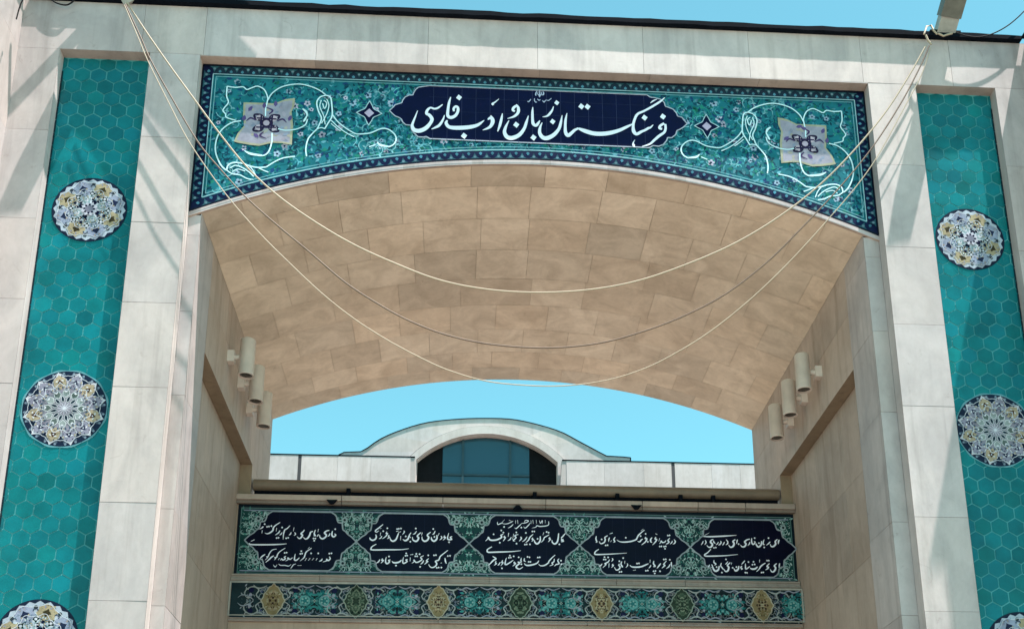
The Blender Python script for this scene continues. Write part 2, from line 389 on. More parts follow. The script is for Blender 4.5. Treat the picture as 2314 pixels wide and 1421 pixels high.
# ================================================================== TILE STRIPS
def lace(I, x, z, r, n, rot, seed, cnt, r0, r1):
    q = random.Random(seed)
    for _ in range(cnt):
        rr_, a, l, d = q.uniform(r0, r1), q.uniform(0, math.pi/n), q.uniform(.035, .085), q.uniform(0, 6.3)
        c = q.choice(((.72,.78,.86),(.80,.82,.88),(.05,.10,.16),(.02,.03,.08),(.16,.32,.36),(.50,.42,.28),(.30,.34,.50)))
        for k in range(n):
            for sg in (1, -1):
                t = rot + k*math.tau/n + sg*a
                I.leaf(x+r*rr_*math.cos(t), z+r*rr_*math.sin(t), r*l, r*l*.45, t+sg*d, c)
    for k in range(n):
        for rq, w_ in ((.62, .016), (.88, .014)):
            t = rot + k*math.tau/n
            I.stroke([(x+r*(rq+.05*math.cos(4*u))*math.cos(t+u*math.pi/n), z+r*(rq+.05*math.cos(4*u))*math.sin(t+u*math.pi/n)) for u in (-1,-.6,-.2,.2,.6,1)], r*w_, (.74,.78,.86), taper=False, n=2)
def medallion_a(parent, x, z, r, rot):
    I = Inlay(YS-.014); I.gain = .7
    n = 96
    I.poly([(x+r*1.03*math.cos(t*math.tau/n), z+r*1.03*math.sin(t*math.tau/n)) for t in range(n)], (.012,.02,.05))
    I.poly([(x+r*(.955+.035*math.cos(24*t*math.tau/n))*math.cos(t*math.tau/n), z+r*(.955+.035*math.cos(24*t*math.tau/n))*math.sin(t*math.tau/n)) for t in range(n)], (.55,.63,.74))
    for k in range(8):
        a = rot + k*math.tau/8; c = (.50,.42,.27) if k % 2 else (.38,.43,.58)
        px, pz = x+r*.70*math.cos(a), z+r*.70*math.sin(a)
        I.poly([(px+r*(.25+.03*math.cos(8*t*math.tau/24))*math.cos(t*math.tau/24), pz+r*(.23+.03*math.cos(8*t*math.tau/24))*math.sin(t*math.tau/24)) for t in range(24)], c)
        I.star(px, pz, r*.12, r*.075, 4, (.06,.045,.02) if k % 2 else (.02,.03,.08), a)
        b = a + math.tau/16; qx, qz = x+r*.52*math.cos(b), z+r*.52*math.sin(b)
        I.star(qx, qz, r*.17, r*.075, 4, (.85,.88,.92), b); I.star(qx, qz, r*.135, r*.055, 4, DGREEN, b); I.disc(qx, qz, r*.04, WHITE, 6)
        I.disc(x+r*.83*math.cos(b), z+r*.83*math.sin(b), r*.055, (.05,.07,.08), 8)
        c2 = a; cx, cz = x+r*.33*math.cos(c2), z+r*.33*math.sin(c2)
        if k % 2:
            for d in (-.35, .35): I.disc(x+r*.36*math.cos(c2+d*.8), z+r*.36*math.sin(c2+d*.8), r*.062, NAVY, 7)
            I.disc(x+r*.26*math.cos(c2), z+r*.26*math.sin(c2), r*.075, NAVY, 7); I.disc(x+r*.46*math.cos(c2), z+r*.46*math.sin(c2), r*.05, NAVY, 6)
        else:
            I.disc(cx, cz, r*.115, (.36,.48,.52), 12); I.disc(cx, cz, r*.06, WHITE, 8)
        I.stroke([(x+r*.2*math.cos(b), z+r*.2*math.sin(b)), (x+r*.4*math.cos(b), z+r*.4*math.sin(b))], r*.03, WHITE, taper=False)
    lace(I, x, z, r, 8, rot, 8, 26, .30, .90)
    I.star(x, z, r*.24, r*.17, 8, (.66,.66,.78), rot); I.disc(x, z, r*.12, (.24,.24,.32), 14)
    for k in range(8): I.disc(x+r*.135*math.cos(rot+(k+.5)*math.tau/8), z+r*.135*math.sin(rot+(k+.5)*math.tau/8), r*.035, NAVY, 6)
    return I.build("medallion", M_GLAZE, parent)
def medallion_b(parent, x, z, r, rot):
    I = Inlay(YS-.014); I.gain = .72; n = 72
    I.poly([(x+r*(1.02+.015*math.cos(12*(t*math.tau/n-rot)))*math.cos(t*math.tau/n), z+r*(1.02+.015*math.cos(12*(t*math.tau/n-rot)))*math.sin(t*math.tau/n)) for t in range(n)], (.16,.40,.46))
    I.poly([(x+r*.985*math.cos(t*math.tau/n), z+r*.985*math.sin(t*math.tau/n)) for t in range(n)], (.012,.022,.055))
    for k in range(24):
        a = rot + (k+.5)*math.tau/24
        I.leaf(x+r*.80*math.cos(a), z+r*.80*math.sin(a), r*.16, r*.10, a, (.10,.14,.20)); I.disc(x+r*.93*math.cos(a), z+r*.93*math.sin(a), r*.03, (.25,.33,.42), 6)
    I.star(x, z, r*.98, r*.74, 12, (.78,.80,.88), rot); I.star(x, z, r*.91, r*.71, 12, (.33,.31,.38), rot)
    for k in range(12):
        a = rot + k*math.tau/12; c = (.52,.42,.29) if k in (1,3,6,8,11) else (.34,.33,.43)
        px, pz = x+r*.70*math.cos(a), z+r*.70*math.sin(a)
        I.poly([(px+r*e*math.cos(a+g), pz+r*e*math.sin(a+g)) for e, g in ((.20,0),(.165,1.05),(.17,2.1),(.19,math.pi),(.17,-2.1),(.165,-1.05))], c)
        I.star(px, pz, r*.085, r*.045, 3, (.07,.03,.02) if c[0] > .4 else (.03,.035,.08), a); I.disc(px, pz, r*.02, WHITE, 5)
        b = a + math.tau/24
        I.stroke([(x+r*.48*math.cos(b), z+r*.48*math.sin(b)), (x+r*.74*math.cos(b), z+r*.74*math.sin(b))], r*.022, (.75,.76,.82), taper=False)
        I.disc(x+r*.75*math.cos(b), z+r*.75*math.sin(b), r*.028, NAVY, 6)
        l = (.13,.17,.16) if k % 2 else (.36,.42,.42)
        I.leaf(x+r*.285*math.cos(b), z+r*.285*math.sin(b), r*.26, r*.19, b, (.72,.76,.78)); I.leaf(x+r*.305*math.cos(b), z+r*.305*math.sin(b), r*.22, r*.145, b, l)
        I.leaf(x+r*.155*math.cos(a), z+r*.155*math.sin(a), r*.21, r*.095, a, (.70,.76,.78)); I.leaf(x+r*.17*math.cos(a), z+r*.17*math.sin(a), r*.17, r*.066, a, (.015,.03,.055))
        I.stroke([(x, z), (x+r*.17*math.cos(b), z+r*.17*math.sin(b))], r*.03, WHITE)
    lace(I, x, z, r, 12, rot, 5, 16, .42, .90)
    return I.build("medallion", M_GLAZE, parent)
def tile_strip(x0, x1, seed):
    rnd = random.Random(seed); mb = MB(); p = .238; rp = p*.866; ph = p/2/math.cos(math.pi/6)
    xm = (x0+x1)/2; nz = int(14.5/rp)
    st = None
    yb2 = YS
    mb.face([(x0,yb2,0),(x1,yb2,0),(x1,yb2,ZN),(x0,yb2,ZN)], (.09,.36,.38))
    nx = int((x1-x0)/p) + 2
    for j in range(nz+1):
        z = ZN - .10 - j*rp
        for i in range(-nx//2, nx//2+1):
            x = xm + (i + .5*(j % 2))*p
            if x < x0-.11 or x > x1+.11 or z < .1: continue
            k = rnd.uniform(.82, 1.1)*(.74 if rnd.random() < .05 else 1); c = (.003*k, .150*k*rnd.uniform(.96,1.05), .172*k*rnd.uniform(.94,1.06))
            g = p/2/math.cos(math.pi/6) - rnd.uniform(.006,.010); tx, tz = rnd.uniform(-.02,.02), rnd.uniform(-.02,.02)
            pts = []
            for q in range(6):
                a = math.pi/6 + q*math.pi/3; dx, dz = g*math.cos(a), g*math.sin(a)
                X, Z = x+dx, z+dz
                if Z > ZN-.005: Z = ZN-.005
                pts.append((min(x1-.004, max(x0+.004, X)), yb2-.008 + dx*tx+dz*tz, Z))
            mb.face(pts, c)
    for xa, sg in ((x0, 1), (x1, -1)):
        z = 0.
        while z < ZN - .25:
            h = .21; a, b = sorted((xa+sg*.001, xa+sg*.026)); mb.face([(a,yb2-.013,z),(b,yb2-.013,z),(b,yb2-.013,z+h),(a,yb2-.013,z+h)], (.004,.02,.03)); z += h + .012
    st = mb.build("tile_strip", M_HEX, portal)
    medallion_a(st, xm+.0, 11.79, .52, .35); medallion_b(st, xm+.0, 8.62, .575, .26); medallion_a(st, xm, 5.36, .52, .5)
tile_strip(XL1, XL2, 3); tile_strip(XR2, XR1, 4)

# ================================================================== SPANDREL PANEL
YP = YR - .004
I = Inlay(YP)
def panel_strip(lo, hi, col, x0=XL3, x1=XR3, n=60):
    y = I.lay()
    for i in range(n):
        a = x0+(x1-x0)*i/n; b = x0+(x1-x0)*(i+1)/n
        I.quad((a,lo(a)),(b,lo(b)),(b,hi(b)),(a,hi(a)), col, y)
zb0 = lambda x: zrib(x) + .015 + RH
rs = random.Random(11)
panel_strip(zb0, lambda x: ZP, TEAL); I.mark(90)
def inside(x, z, m=.25): return XL3+m < x < XR3-m and zb0(x)+m < z < ZP-m
# mottled foliage ground: small leaves, curls and flowers
for _ in range(5200):
    x = rs.uniform(XL3+.2, XR3-.2); z = rs.uniform(zb0(x)+.2, ZP-.2) if ZP-zb0(x) > .4 else 0
    if not inside(x, z, .2): continue
    q = rs.random(); a = rs.uniform(0, math.tau); l = rs.uniform(.03, .11)
    c = TEALD if q < .44 else GREEN if q < .60 else (.04,.22,.27) if q < .78 else (.10,.29,.36) if q < .88 else (.01,.05,.14)
    I.leaf(x, z, l, l*rs.uniform(.3,.6), a, jit(c, .3, rs))
for _ in range(260):
    x = rs.uniform(XL3+.25, XR3-.25); z = rs.uniform(zb0(x)+.22, max(zb0(x)+.23, ZP-.22))
    if not inside(x, z, .22): continue
    a = rs.uniform(0, math.tau); r = rs.uniform(.05, .13); sg = rs.choice((1,-1))
    I.stroke([(x+r*(1-t*.14)*math.cos(a+sg*t*.75), z+r*(1-t*.14)*math.sin(a+sg*t*.75)) for t in range(6)], .014, jit(TEALD if rs.random() < .6 else (.10,.38,.42), .3, rs), n=2)
for _ in range(230):
    x = rs.uniform(XL3+.3, XR3-.3); z = rs.uniform(zb0(x)+.25, max(zb0(x)+.26, ZP-.25))
    if not inside(x, z, .26): continue
    a = rs.uniform(0, math.tau); r = rs.uniform(.08, .17); sg = rs.choice((1,-1)); c = jit(rs.choice(((.10,.33,.40),(.18,.42,.48),(.004,.04,.075),(.02,.20,.17))), .25, rs)
    I.stroke([(x+r*(1-t*.11)*math.cos(a+sg*t*.7), z+r*(1-t*.11)*math.sin(a+sg*t*.7)) for t in range(9)], .016, c, n=2)
    for t in (2, 4, 6): I.leaf(x+r*(1-t*.11)*math.cos(a+sg*t*.7), z+r*(1-t*.11)*math.sin(a+sg*t*.7), .06, .03, a+sg*t*.7, c)
for _ in range(150):
    x = rs.uniform(XL3+.3, XR3-.3); z = rs.uniform(zb0(x)+.25, max(zb0(x)+.26, ZP-.25))
    if not inside(x, z, .24): continue
    c = jit((.27,.38,.50) if rs.random() < .65 else LILAC, .25, rs); r = rs.uniform(.022, .042); a = rs.uniform(0, 1)
    for k in range(5): I.disc(x+r*math.cos(a+k*math.tau/5), z+r*math.sin(a+k*math.tau/5), r*.62, c, 6)
    I.disc(x, z, r*.5, NAVY2, 6)
panel = I.build("tile_panel", M_GLAZE, portal)
# border band with leaf triangles and double rule
I = Inlay(YP-.0025-0.0); I.Y = YP-.014
BW = .165
panel_strip(zb0, lambda x: zb0(x)+BW, NAVY2); panel_strip(lambda x: ZP-BW, lambda x: ZP, (.012,.03,.055))
I.poly([(XL3,zb0(XL3)),(XL3+BW,zb0(XL3+BW)),(XL3+BW,ZP),(XL3,ZP)], NAVY2); I.poly([(XR3-BW,zb0(XR3-BW)),(XR3,zb0(XR3)),(XR3,ZP),(XR3-BW,ZP)], NAVY2)
def tri_row(P, out, c1=(.022,.085,.115), c2=(.13,.22,.28)):
    for k in range(len(P)-1):
        a, b = Vector(P[k]), Vector(P[k+1]); d = (b-a); L = d.length; n = max(1, round(L/.17)); d = d/L; nn = Vector((-d.y, d.x))*out
        for i in range(n):
            m = a + d*(L*(i+.5)/n); hw = L/n*.46
            I.poly([tuple(m-d*hw+nn*.03), tuple(m-d*hw*.4+nn*.06), tuple(m+nn*.135), tuple(m+d*hw*.4+nn*.06), tuple(m+d*hw+nn*.03)], jit(c1, .25, rs))
            I.disc(m.x+nn.x*.07, m.y+nn.y*.07, .022, jit(c2, .2, rs), 6)
            e = m + d*(L/n*.5); I.leaf(e.x+nn.x*.15, e.y+nn.y*.15, .06, .05, math.atan2(-nn.y, -nn.x), jit((.06,.20,.28), .3, rs))
arcp = [(x, zb0(x)) for x in [XL3+.17+(XR3-XL3-.34)*i/56 for i in range(57)]]
tri_row(arcp, 1); tri_row([(XR3-.1, ZP), (XL3+.1, ZP)], 1)
tri_row([(XL3, ZP-.1), (XL3, zb0(XL3)+.15)], 1); tri_row([(XR3, zb0(XR3)+.15), (XR3, ZP-.1)], 1)
def rule(m, wd, col):
    lx0, lx1 = XL3+m, XR3-m
    bot = [(x, zb0(x)+m) for x in [lx0+(lx1-lx0)*i/60 for i in range(61)]]
    for i in range(60): I.stroke([bot[i], bot[i+1]], wd, col, taper=False)
    I.stroke([(lx1, zb0(lx1)+m), (lx1, ZP-m)], wd, col, taper=False); I.stroke([(lx1, ZP-m), (lx0, ZP-m)], wd, col, taper=False); I.stroke([(lx0, ZP-m), (lx0, zb0(lx0)+m)], wd, col, taper=False)
rule(BW+.008, .014, (.30,.50,.56)); rule(BW+.055, .009, (.20,.42,.48))
rule(.012, .022, (.006,.01,.02))
I.build("border", M_GLAZE, panel)

def P2(px, py, Y=YP): q = un(px, py, 1, Y); return (q.x, q.z)
PC = (XL3 + XR3) / 2
def tr(s, ox, oy, sc, Y, mirror=False):
    out = []
    for t in s.split():
        v = [float(k) for k in t.split(',')]; q = P2(ox + v[0]/sc, oy + v[1]/sc, Y)
        out.append((2*PC - q[0], q[1]) if mirror else q)
    return out
# white arabesque lines, traced on the left half and mirrored as the tilework is
VINES = """.030|350,240 430,250 500,245 535,270 580,255 635,238 690,262 718,300 735,352
.03|735,352 725,400 714,450 712,520
.030|350,240 345,330 362,390 325,440 310,470 335,500 340,530 385,548 430,560
.032|735,370 770,310 850,252 950,224 1050,220 1150,245 1230,282 1285,325
.034|1285,325 1230,340 1196,390 1210,470 1240,540 1220,600 1200,640
.034|1285,325 1325,345 1338,420 1340,520 1300,590 1270,640
.024|1240,370 1225,430 1262,520 1275,600
.024|1290,360 1310,420 1290,500 1240,590
.028|1250,400 1270,450 1290,400 1262,372
.026|1200,640 1240,630 1272,640
.032|1200,640 1150,690 1112,740 1092,830 1100,900
.032|1340,500 1382,560 1450,620 1550,682 1600,690
.026|1332,560 1400,625 1480,682 1550,716
.022|1330,590 1390,640 1420,660
.034|1600,690 1700,680 1800,640 1870,645 1928,690 1945,740 1920,788 1870,812
.055|1880,808 1825,800 1790,790 1765,765
.026|1690,810 1750,790
.034|480,565 400,580 320,630 265,700 240,790 246,880 290,980 340,1030
.034|345,1030 362,980 420,958 500,968 560,990 640,1005 720,1000
.03|345,1030 400,1065 470,1075 540,1110 600,1120
.028|380,1010 430,985 500,1010 560,1050 600,1090
.024|400,1045 450,1020 520,1040
.026|560,990 600,1040 625,1100
.03|640,1005 690,1030 740,1050
.032|720,1000 800,950 882,915 990,900
.06|1062,452 1095,480 1108,520
.05|1108,510 1080,560 1070,575
.032|1108,550 1085,605 1000,645 900,655 830,640
.034|775,680 772,760 745,850 700,890 640,893
.06|680,890 620,885 560,872 512,846"""
I = Inlay(YP-.0175)
for ln in VINES.split('\n'):
    wd, s = ln.split('|')
    for mir in (False, True):
        I.stroke(tr(s, 430, 140, 4.179, YP, mir), float(wd)*.6, jit((.58,.80,.86), .08, rs), n=4, taper=float(wd) > .04)
I.build("arabesque", M_LETTER, panel)
# ochre and lilac flower squares
SQ = "505,390 700,395 800,400 900,360 990,350 985,420 958,480 972,600 960,790 870,775 780,770 650,800 560,790 450,770 412,758 450,680 510,610 500,500"
for mir in (False, True):
    I = Inlay(YP-.0155); o = tr(SQ, 430, 140, 4.179, YP, mir)
    if mir: o = o[::-1]
    cx = sum(p[0] for p in o)/len(o); cz = sum(p[1] for p in o)/len(o); sg = -1 if mir else 1
    I.poly(o, (.34,.33,.24)); I.poly([(cx+(p[0]-cx)*.91, cz+(p[1]-cz)*.91) for p in o], (.30,.29,.36))
    def inpoly(x, z):
        r = False
        for i in range(len(o)):
            (ax_, az_), (bx_, bz_) = o[i-1], o[i]
            if (az_ > z) != (bz_ > z) and x < (bx_-ax_)*(z-az_)/(bz_-az_)+ax_: r = not r
        return r
    for _ in range(130):
        x = cx+rs.uniform(-.52,.5); z = cz+rs.uniform(-.4,.4)
        if not (inpoly(x+.07, z+.06) and inpoly(x-.07, z-.06) and inpoly(x-.07, z+.06) and inpoly(x+.07, z-.06)): continue
        I.leaf(x, z, rs.uniform(.04,.12), .05, rs.uniform(0,6.3), jit(rs.choice(((.33,.30,.37),(.26,.27,.36),(.35,.33,.29),(.22,.25,.34))), .15, rs))
    fx, fz = tr("720,585", 430, 140, 4.179, YP, mir)[0]
    for k in range(4):
        a = math.pi/4 + k*math.pi/2
        I.stroke([(fx+.03*math.cos(a), fz+.03*math.sin(a)), (fx+.17*math.cos(a-.3), fz+.15*math.sin(a-.3)), (fx+.26*math.cos(a), fz+.2*math.sin(a)), (fx+.17*math.cos(a+.35), fz+.15*math.sin(a+.35)), (fx+.04*math.cos(a), fz+.04*math.sin(a))], .035, (.02,.012,.04), taper=False)
        I.disc(fx+.15*math.cos(a), fz+.12*math.sin(a), .055, (.50,.40,.48), 8)
        b = k*math.pi/2
        I.stroke([(fx, fz), (fx+.1*math.cos(b), fz+.09*math.sin(b))], .04, (.03,.015,.05), taper=False)
    I.disc(fx, fz, .05, (.45,.36,.46), 8)
    for e in (-.075, .075):
        I.stroke([(fx-.15, fz+e*1.1), (fx+.15, fz+e)], .026, (.02,.012,.05), taper=False); I.stroke([(fx+e, fz-.14), (fx+e*1.1, fz+.14)], .026, (.02,.012,.05), taper=False)
    for e in (-1, 1):
        I.stroke([(fx+e*.16, fz+.04), (fx+e*.24, fz+.08), (fx+e*.30, fz+.02)], .03, (.05,.03,.10)); I.stroke([(fx+.03*e, fz+e*.16), (fx+.08*e, fz+e*.23), (fx-.02*e, fz+e*.28)], .03, (.05,.03,.10))
    for dx, dz in ((-.28,.20),(-.05,.26),(.12,.3),(-.34,.02),(.33,.05),(-.1,-.27)):
        I.leaf(fx+dx*sg, fz+dz, .11, .06, rs.uniform(0,3), (.10,.07,.20))
    I.build("flower_square", M_GLAZE, panel)
# dark four pointed stars
for mir in (False, True):
    I = Inlay(YP-.0155); x, z = tr("1690,490", 430, 140, 4.179, YP, mir)[0]
    def cst(r, col, rz):
        pts = []
        for k in range(4):
            for t in range(6):
                a = k*math.pi/2 + t*math.pi/12; e = 1 - .5*math.sin(t/6*math.pi)**.8
                pts.append((x+r*e*math.cos(a), z+rz*e*math.sin(a)))
        I.poly(pts, col)
    cst(.205, (.42,.60,.66), .235); cst(.18, NAVY, .205); I.disc(x, z, .075, (.48,.40,.55), 4, .08); 
    I.build("star_ornament", M_GLAZE, panel)

# ---- title cartouche
C5 = "640,105 560,115 490,125 445,160 418,205 405,240 350,240 290,270 258,315 245,352 200,365 150,380 115,420 65,465 110,510 150,545 205,565 240,590 258,632 300,670 375,678 385,740 422,790 480,845 560,850 600,840 650,872"
C6 = "1600,932 1680,938 1720,937 1770,908 1850,918 1920,893 1968,832 1980,792 2040,795 2098,750 2115,692 2160,672 2210,642 2265,590 2222,545 2190,500 2125,482 2110,440 2062,382 2000,357 1948,340 1930,282 1880,238 1800,217 1730,207 1680,175"
sc6 = 2314/360
I = Inlay(YP-.0205)
o = tr(C5, 870, 180, sc6, YP) + tr(C6, 1200, 190, sc6, YP)
cxm = sum(p[0] for p in o)/len(o); czm = sum(p[1] for p in o)/len(o)
I.poly(o, NAVY)
for i in range(len(o)): I.stroke([o[i], o[(i+1) % len(o)]], .017, (.42,.45,.55), taper=False)
x0 = min(p[0] for p in o); x1 = max(p[0] for p in o)
gz0, gz1 = P2(1200, 330)[1], P2(1200, 200)[1]
for k in range(1, 17):
    x = x0+.45 + (x1-x0-.9)*k/17; I.stroke([(x, gz0+.04), (x, gz1-.06)], .006, (.03,.035,.09), taper=False)
for t in (.28, .52, .76): I.stroke([(x0+.6, gz0+(gz1-gz0)*t), (x1-.6, gz0+(gz1-gz0)*t)], .005, (.02,.025,.07), taper=False)
cart = I.build("cartouche", M_GLAZE, panel)
# ---- title calligraphy (pen strokes x,y,width in magnified-photo units)
T5 = """475,470,10 440,560,26 408,640,36 396,690,46 425,748,70 500,762,76 590,725,70 660,650,56 682,590,58 645,535,56 605,512,48 615,465,44 660,428,34 715,442,34 770,430,34 838,380,14
865,535,14 842,600,32 790,680,46 730,715,36 675,738,10
955,272,14 932,350,38 916,450,44 912,540,52 955,570,60 1018,545,52 1055,490,46 1060,432,44 1030,408,40 998,440,40 1002,480,30
905,610,26 888,650,50 925,702,62 1000,718,72 1120,718,76 1250,705,70 1340,680,55 1400,642,34 1440,610,10
1535,540,14 1558,590,60 1562,640,60 1530,700,50 1480,730,36 1418,752,10
1492,600,20 1520,580,44 1545,570,50
1705,510,10 1692,580,38 1668,680,42 1635,772,16
1655,300,8 1600,345,24 1560,372,34 1575,388,30
1905,380,20 1935,430,46 1930,500,48 1872,555,38 1778,585,10
1905,400,40 1870,425,46 1855,462,40 1885,480,36
1800,612,12 1755,700,40 1735,780,56 1772,850,72 1850,865,76 1950,820,66 2020,730,50 2052,640,42 2082,543,12
2145,418,12 2140,500,38 2142,600,44 2152,660,54 2190,685,52 2225,650,40 2247,612,12"""
D5 = "1075,280,46 1148,835,48 1905,675,48 2155,860,48"
T6 = """160,580,12 130,650,38 125,730,56 170,795,72 240,802,76 330,755,66 402,670,50 430,580,42 450,472,10
325,345,12 305,400,30 270,450,40 230,485,32 165,497,10
520,442,10 500,540,38 495,640,44 500,720,56 532,765,66 580,735,56 630,690,46 690,660,34
690,665,40 780,700,74 900,735,78 1020,742,78 1150,727,74 1280,690,60 1400,635,44 1480,595,16
1940,215,10 1870,275,34 1750,350,38 1640,410,38 1540,460,42 1492,560,42 1480,640,46 1490,710,62 1530,745,56 1600,710,46 1650,690,42 1700,660,42 1730,650,32 1770,612,12
1825,240,8 1770,265,24 1730,297,8
1505,830,8 1480,875,22 1490,912,46 1505,915,40
1945,600,36 1950,660,40 1930,720,42 1860,770,46 1790,830,42 1720,890,32 1610,925,10
1930,590,40 1875,625,44 1860,660,40 1900,672,44"""
D6 = "312,565,44 372,292,40 728,345,48 818,350,48 1645,508,48 1912,492,48"
I = Inlay(YP-.0265)
kpm = (P2(1300, 280)[0] - P2(1200, 280)[0]) / 100 / sc6       # metres per magnified unit
def pen(txt, ox, oy, sc, Y, col, km):
    for ln in txt.split('\n'):
        pts = []
        for t in ln.split():
            a, b, c = [float(k) for k in t.split(',')]; q = P2(ox+a/sc, oy+b/sc, Y); pts.append((q[0], q[1], c*km*.88))
        I.stroke(pts, 0, col, n=6)
def dia(txt, ox, oy, sc, Y, col, km):
    for t in txt.split():
        a, b, c = [float(k) for k in t.split(',')]; q = P2(ox+a/sc, oy+b/sc, Y); r = c*km
        I.poly([(q[0]+r*.95*math.cos(.15+k*math.pi/2), q[1]+r*1.12*math.sin(.15+k*math.pi/2)) for k in range(4)], col)
pen(T5, 870, 180, sc6, YP, WHITE, kpm); dia(D5, 870, 180, sc6, YP, WHITE, kpm)
pen(T6, 1200, 190, sc6, YP, WHITE, kpm); dia(D6, 1200, 190, sc6, YP, WHITE, kpm)
I.build("title_lettering", M_LETTER, panel)
# small state emblem with its line of writing
I = Inlay(YP-.0265); k2 = kpm*sc6/31.57
pen("""920,230,60 930,350,80 930,470,90 920,640,120 915,720,60
740,260,40 670,400,90 640,520,110 660,620,40
830,320,30 780,470,60 860,570,80 910,640,60
1150,300,40 1210,420,90 1180,540,110 1080,560,60
1040,330,30 1070,450,60 1000,560,80 930,640,60
860,180,30 930,215,50 990,180,30
300,860,50 220,960,80 120,1050,80 60,1000,60
560,800,50 550,950,70 640,1080,80 720,1050,60
760,850,60 880,940,90 980,890,60
1130,950,60 1230,1070,80 1330,960,70 1420,920,60
1420,930,50 1540,960,70 1640,900,60 1760,800,60""", 1190, 200, 31.57, YP, (.42,.46,.62), k2)
I.build("emblem", M_LETTER, panel)

# ================================================================== CROSS WALL WITH THE VERSE FRIEZES
YB = 20.45
BX0, BX1 = JL - RD + .004, JR + RD - .004
def zb(py, px=1170): return un(px, py, 1, YB).z
Zcop1, Zcop0 = zb(1131), zb(1148); Zf1, Zf0 = zb(1154), zb(1306); Zm0 = zb(1320.5); Zg1, Zg0 = zb(1326), zb(1402.5); Zm2 = zb(1411)
cw = thing("inscription_wall", "beige cross wall inside the portal carrying two bands of painted tiles", "wall", (XC, YB, 0))
mb = MB()
mb.box((BX0, YB+.02, 0), (BX1, YB+.05, Zcop0), (.7,.66,.6), skip=('-z',))
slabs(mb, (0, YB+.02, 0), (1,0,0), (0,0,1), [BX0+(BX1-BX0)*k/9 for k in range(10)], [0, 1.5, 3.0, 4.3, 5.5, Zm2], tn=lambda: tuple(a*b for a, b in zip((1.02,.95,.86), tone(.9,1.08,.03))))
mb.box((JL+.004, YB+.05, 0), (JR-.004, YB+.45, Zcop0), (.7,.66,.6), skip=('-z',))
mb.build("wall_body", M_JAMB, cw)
def moulding(name, z0, z1, y0, cs, mat=M_FRONT):
    mb = MB(); xs = [BX0]; 
    while xs[-1] < BX1 - .9: xs.append(xs[-1] + random.uniform(1.0, 1.7))
    xs[-1] = BX1
    h = z1 - z0
    for a, b in zip(xs, xs[1:]):
        c = tuple(x*y for x, y in zip(cs, tone(.9, 1.05, .02))); b -= .008
        prof = [(YB+.02, z0), (y0+.02, z0), (y0, z0+h*.12), (y0, z0+h*.30), (y0+.022, z0+h*.36), (y0+.022, z0+h*.72), (y0, z0+h*.78), (y0, z1-.006), (y0+.006, z1), (YB+.02, z1)]
        for k in range(len(prof)-1):
            p, q = prof[k], prof[k+1]; mb.face([(a,p[0],p[1]),(b,p[0],p[1]),(b,q[0],q[1]),(a,q[0],q[1])], c)
        mb.face([(a, y, z) for y, z in prof], c); mb.face([(b, y, z) for y, z in reversed(prof)], c)
    return mb.build(name, mat, cw)
mb = MB()
xs = [BX0, -2.2, -.35, 1.55, 3.35, 4.4, 5.3, BX1]
for a, b in zip(xs, xs[1:]):
    b -= .012; c = tone(.85, 1.0, .02); c = (c[0]*.92, c[1]*.84, c[2]*.74)
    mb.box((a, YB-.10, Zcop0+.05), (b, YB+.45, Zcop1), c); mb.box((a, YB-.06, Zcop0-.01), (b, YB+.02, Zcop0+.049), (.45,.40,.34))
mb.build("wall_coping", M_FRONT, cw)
moulding("moulding", Zm0-.01, Zf0, YB-.055, (.72,.68,.60)); moulding("moulding", Zm2, Zg0, YB-.05, (.80,.76,.70))
# ---- verse frieze
rf = random.Random(5)
FX0, FX1 = BX0+.03, BX1-.03
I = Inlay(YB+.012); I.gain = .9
I.poly([(FX0,Zf0),(FX1,Zf0),(FX1,Zcop0),(FX0,Zcop0)], (.006,.012,.02))
I.poly([(FX0+.05,Zf0+.03),(FX1-.05,Zf0+.03),(FX1-.05,Zf1-.03),(FX0+.05,Zf1-.03)], (.012,.055,.055))
tips = [P2(x, y, YB)[0] for x, y in ((552,1222),(805,1222),(1060,1226),(1310,1230),(1560,1236),(1800,1240))]
zc = (Zf0+Zf1)/2
hz = (Zf1-Zf0)/2
I.mark(90)
# filigree in the gaps, mirrored about every gap centre
for gi, gx in enumerate(tips):
    for _ in range(150):
        dx = rf.uniform(0, .52); dz = rf.uniform(.05, hz-.06)
        c = jit(rf.choice(((.13,.30,.28),(.28,.44,.42),(.05,.20,.17),(.40,.52,.52),(.008,.03,.03),(.01,.02,.04))), .3, rf); a = rf.uniform(0, 6.3); l = rf.uniform(.03,.09)
        for sx in (1,-1):
            x = gx + sx*dx
            if FX0+.08 < x < FX1-.08:
                for sz in (1,-1): I.leaf(x, zc+sz*dz, l, l*.4, (a if sx > 0 else math.pi-a)*sz, c)
    for _ in range(34):
        dx = rf.uniform(.03, .46); dz = rf.uniform(.15, hz-.12); r = rf.uniform(.035,.075); a = rf.uniform(0, 6.3)
        for sx in (1,-1):
            for sz in (1,-1):
                if FX0+.1 < gx+sx*dx < FX1-.1:
                    I.stroke([(gx+sx*(dx+r*(1-.12*t)*math.cos(a+t*.9)), zc+sz*(dz+r*(1-.12*t)*math.sin(a+t*.9))) for t in range(6)], .012, jit((.34,.48,.47), .3, rf), n=2)
I.mark()
for z in (Zf1-.075, Zf0+.075): I.stroke([(FX0+.1, z), (FX1-.1, z)], .022, (.24,.27,.36), taper=False)
for z in (Zf1-.03, Zf0+.03): I.stroke([(FX0+.05, z), (FX1-.05, z)], .012, (.16,.24,.25), taper=False)
for x in (FX0+.06, FX1-.06): I.stroke([(x, Zf0+.04), (x, Zf1-.04)], .014, (.10,.20,.20), taper=False)
frieze = I.build("verse_frieze", M_GLAZE, cw)
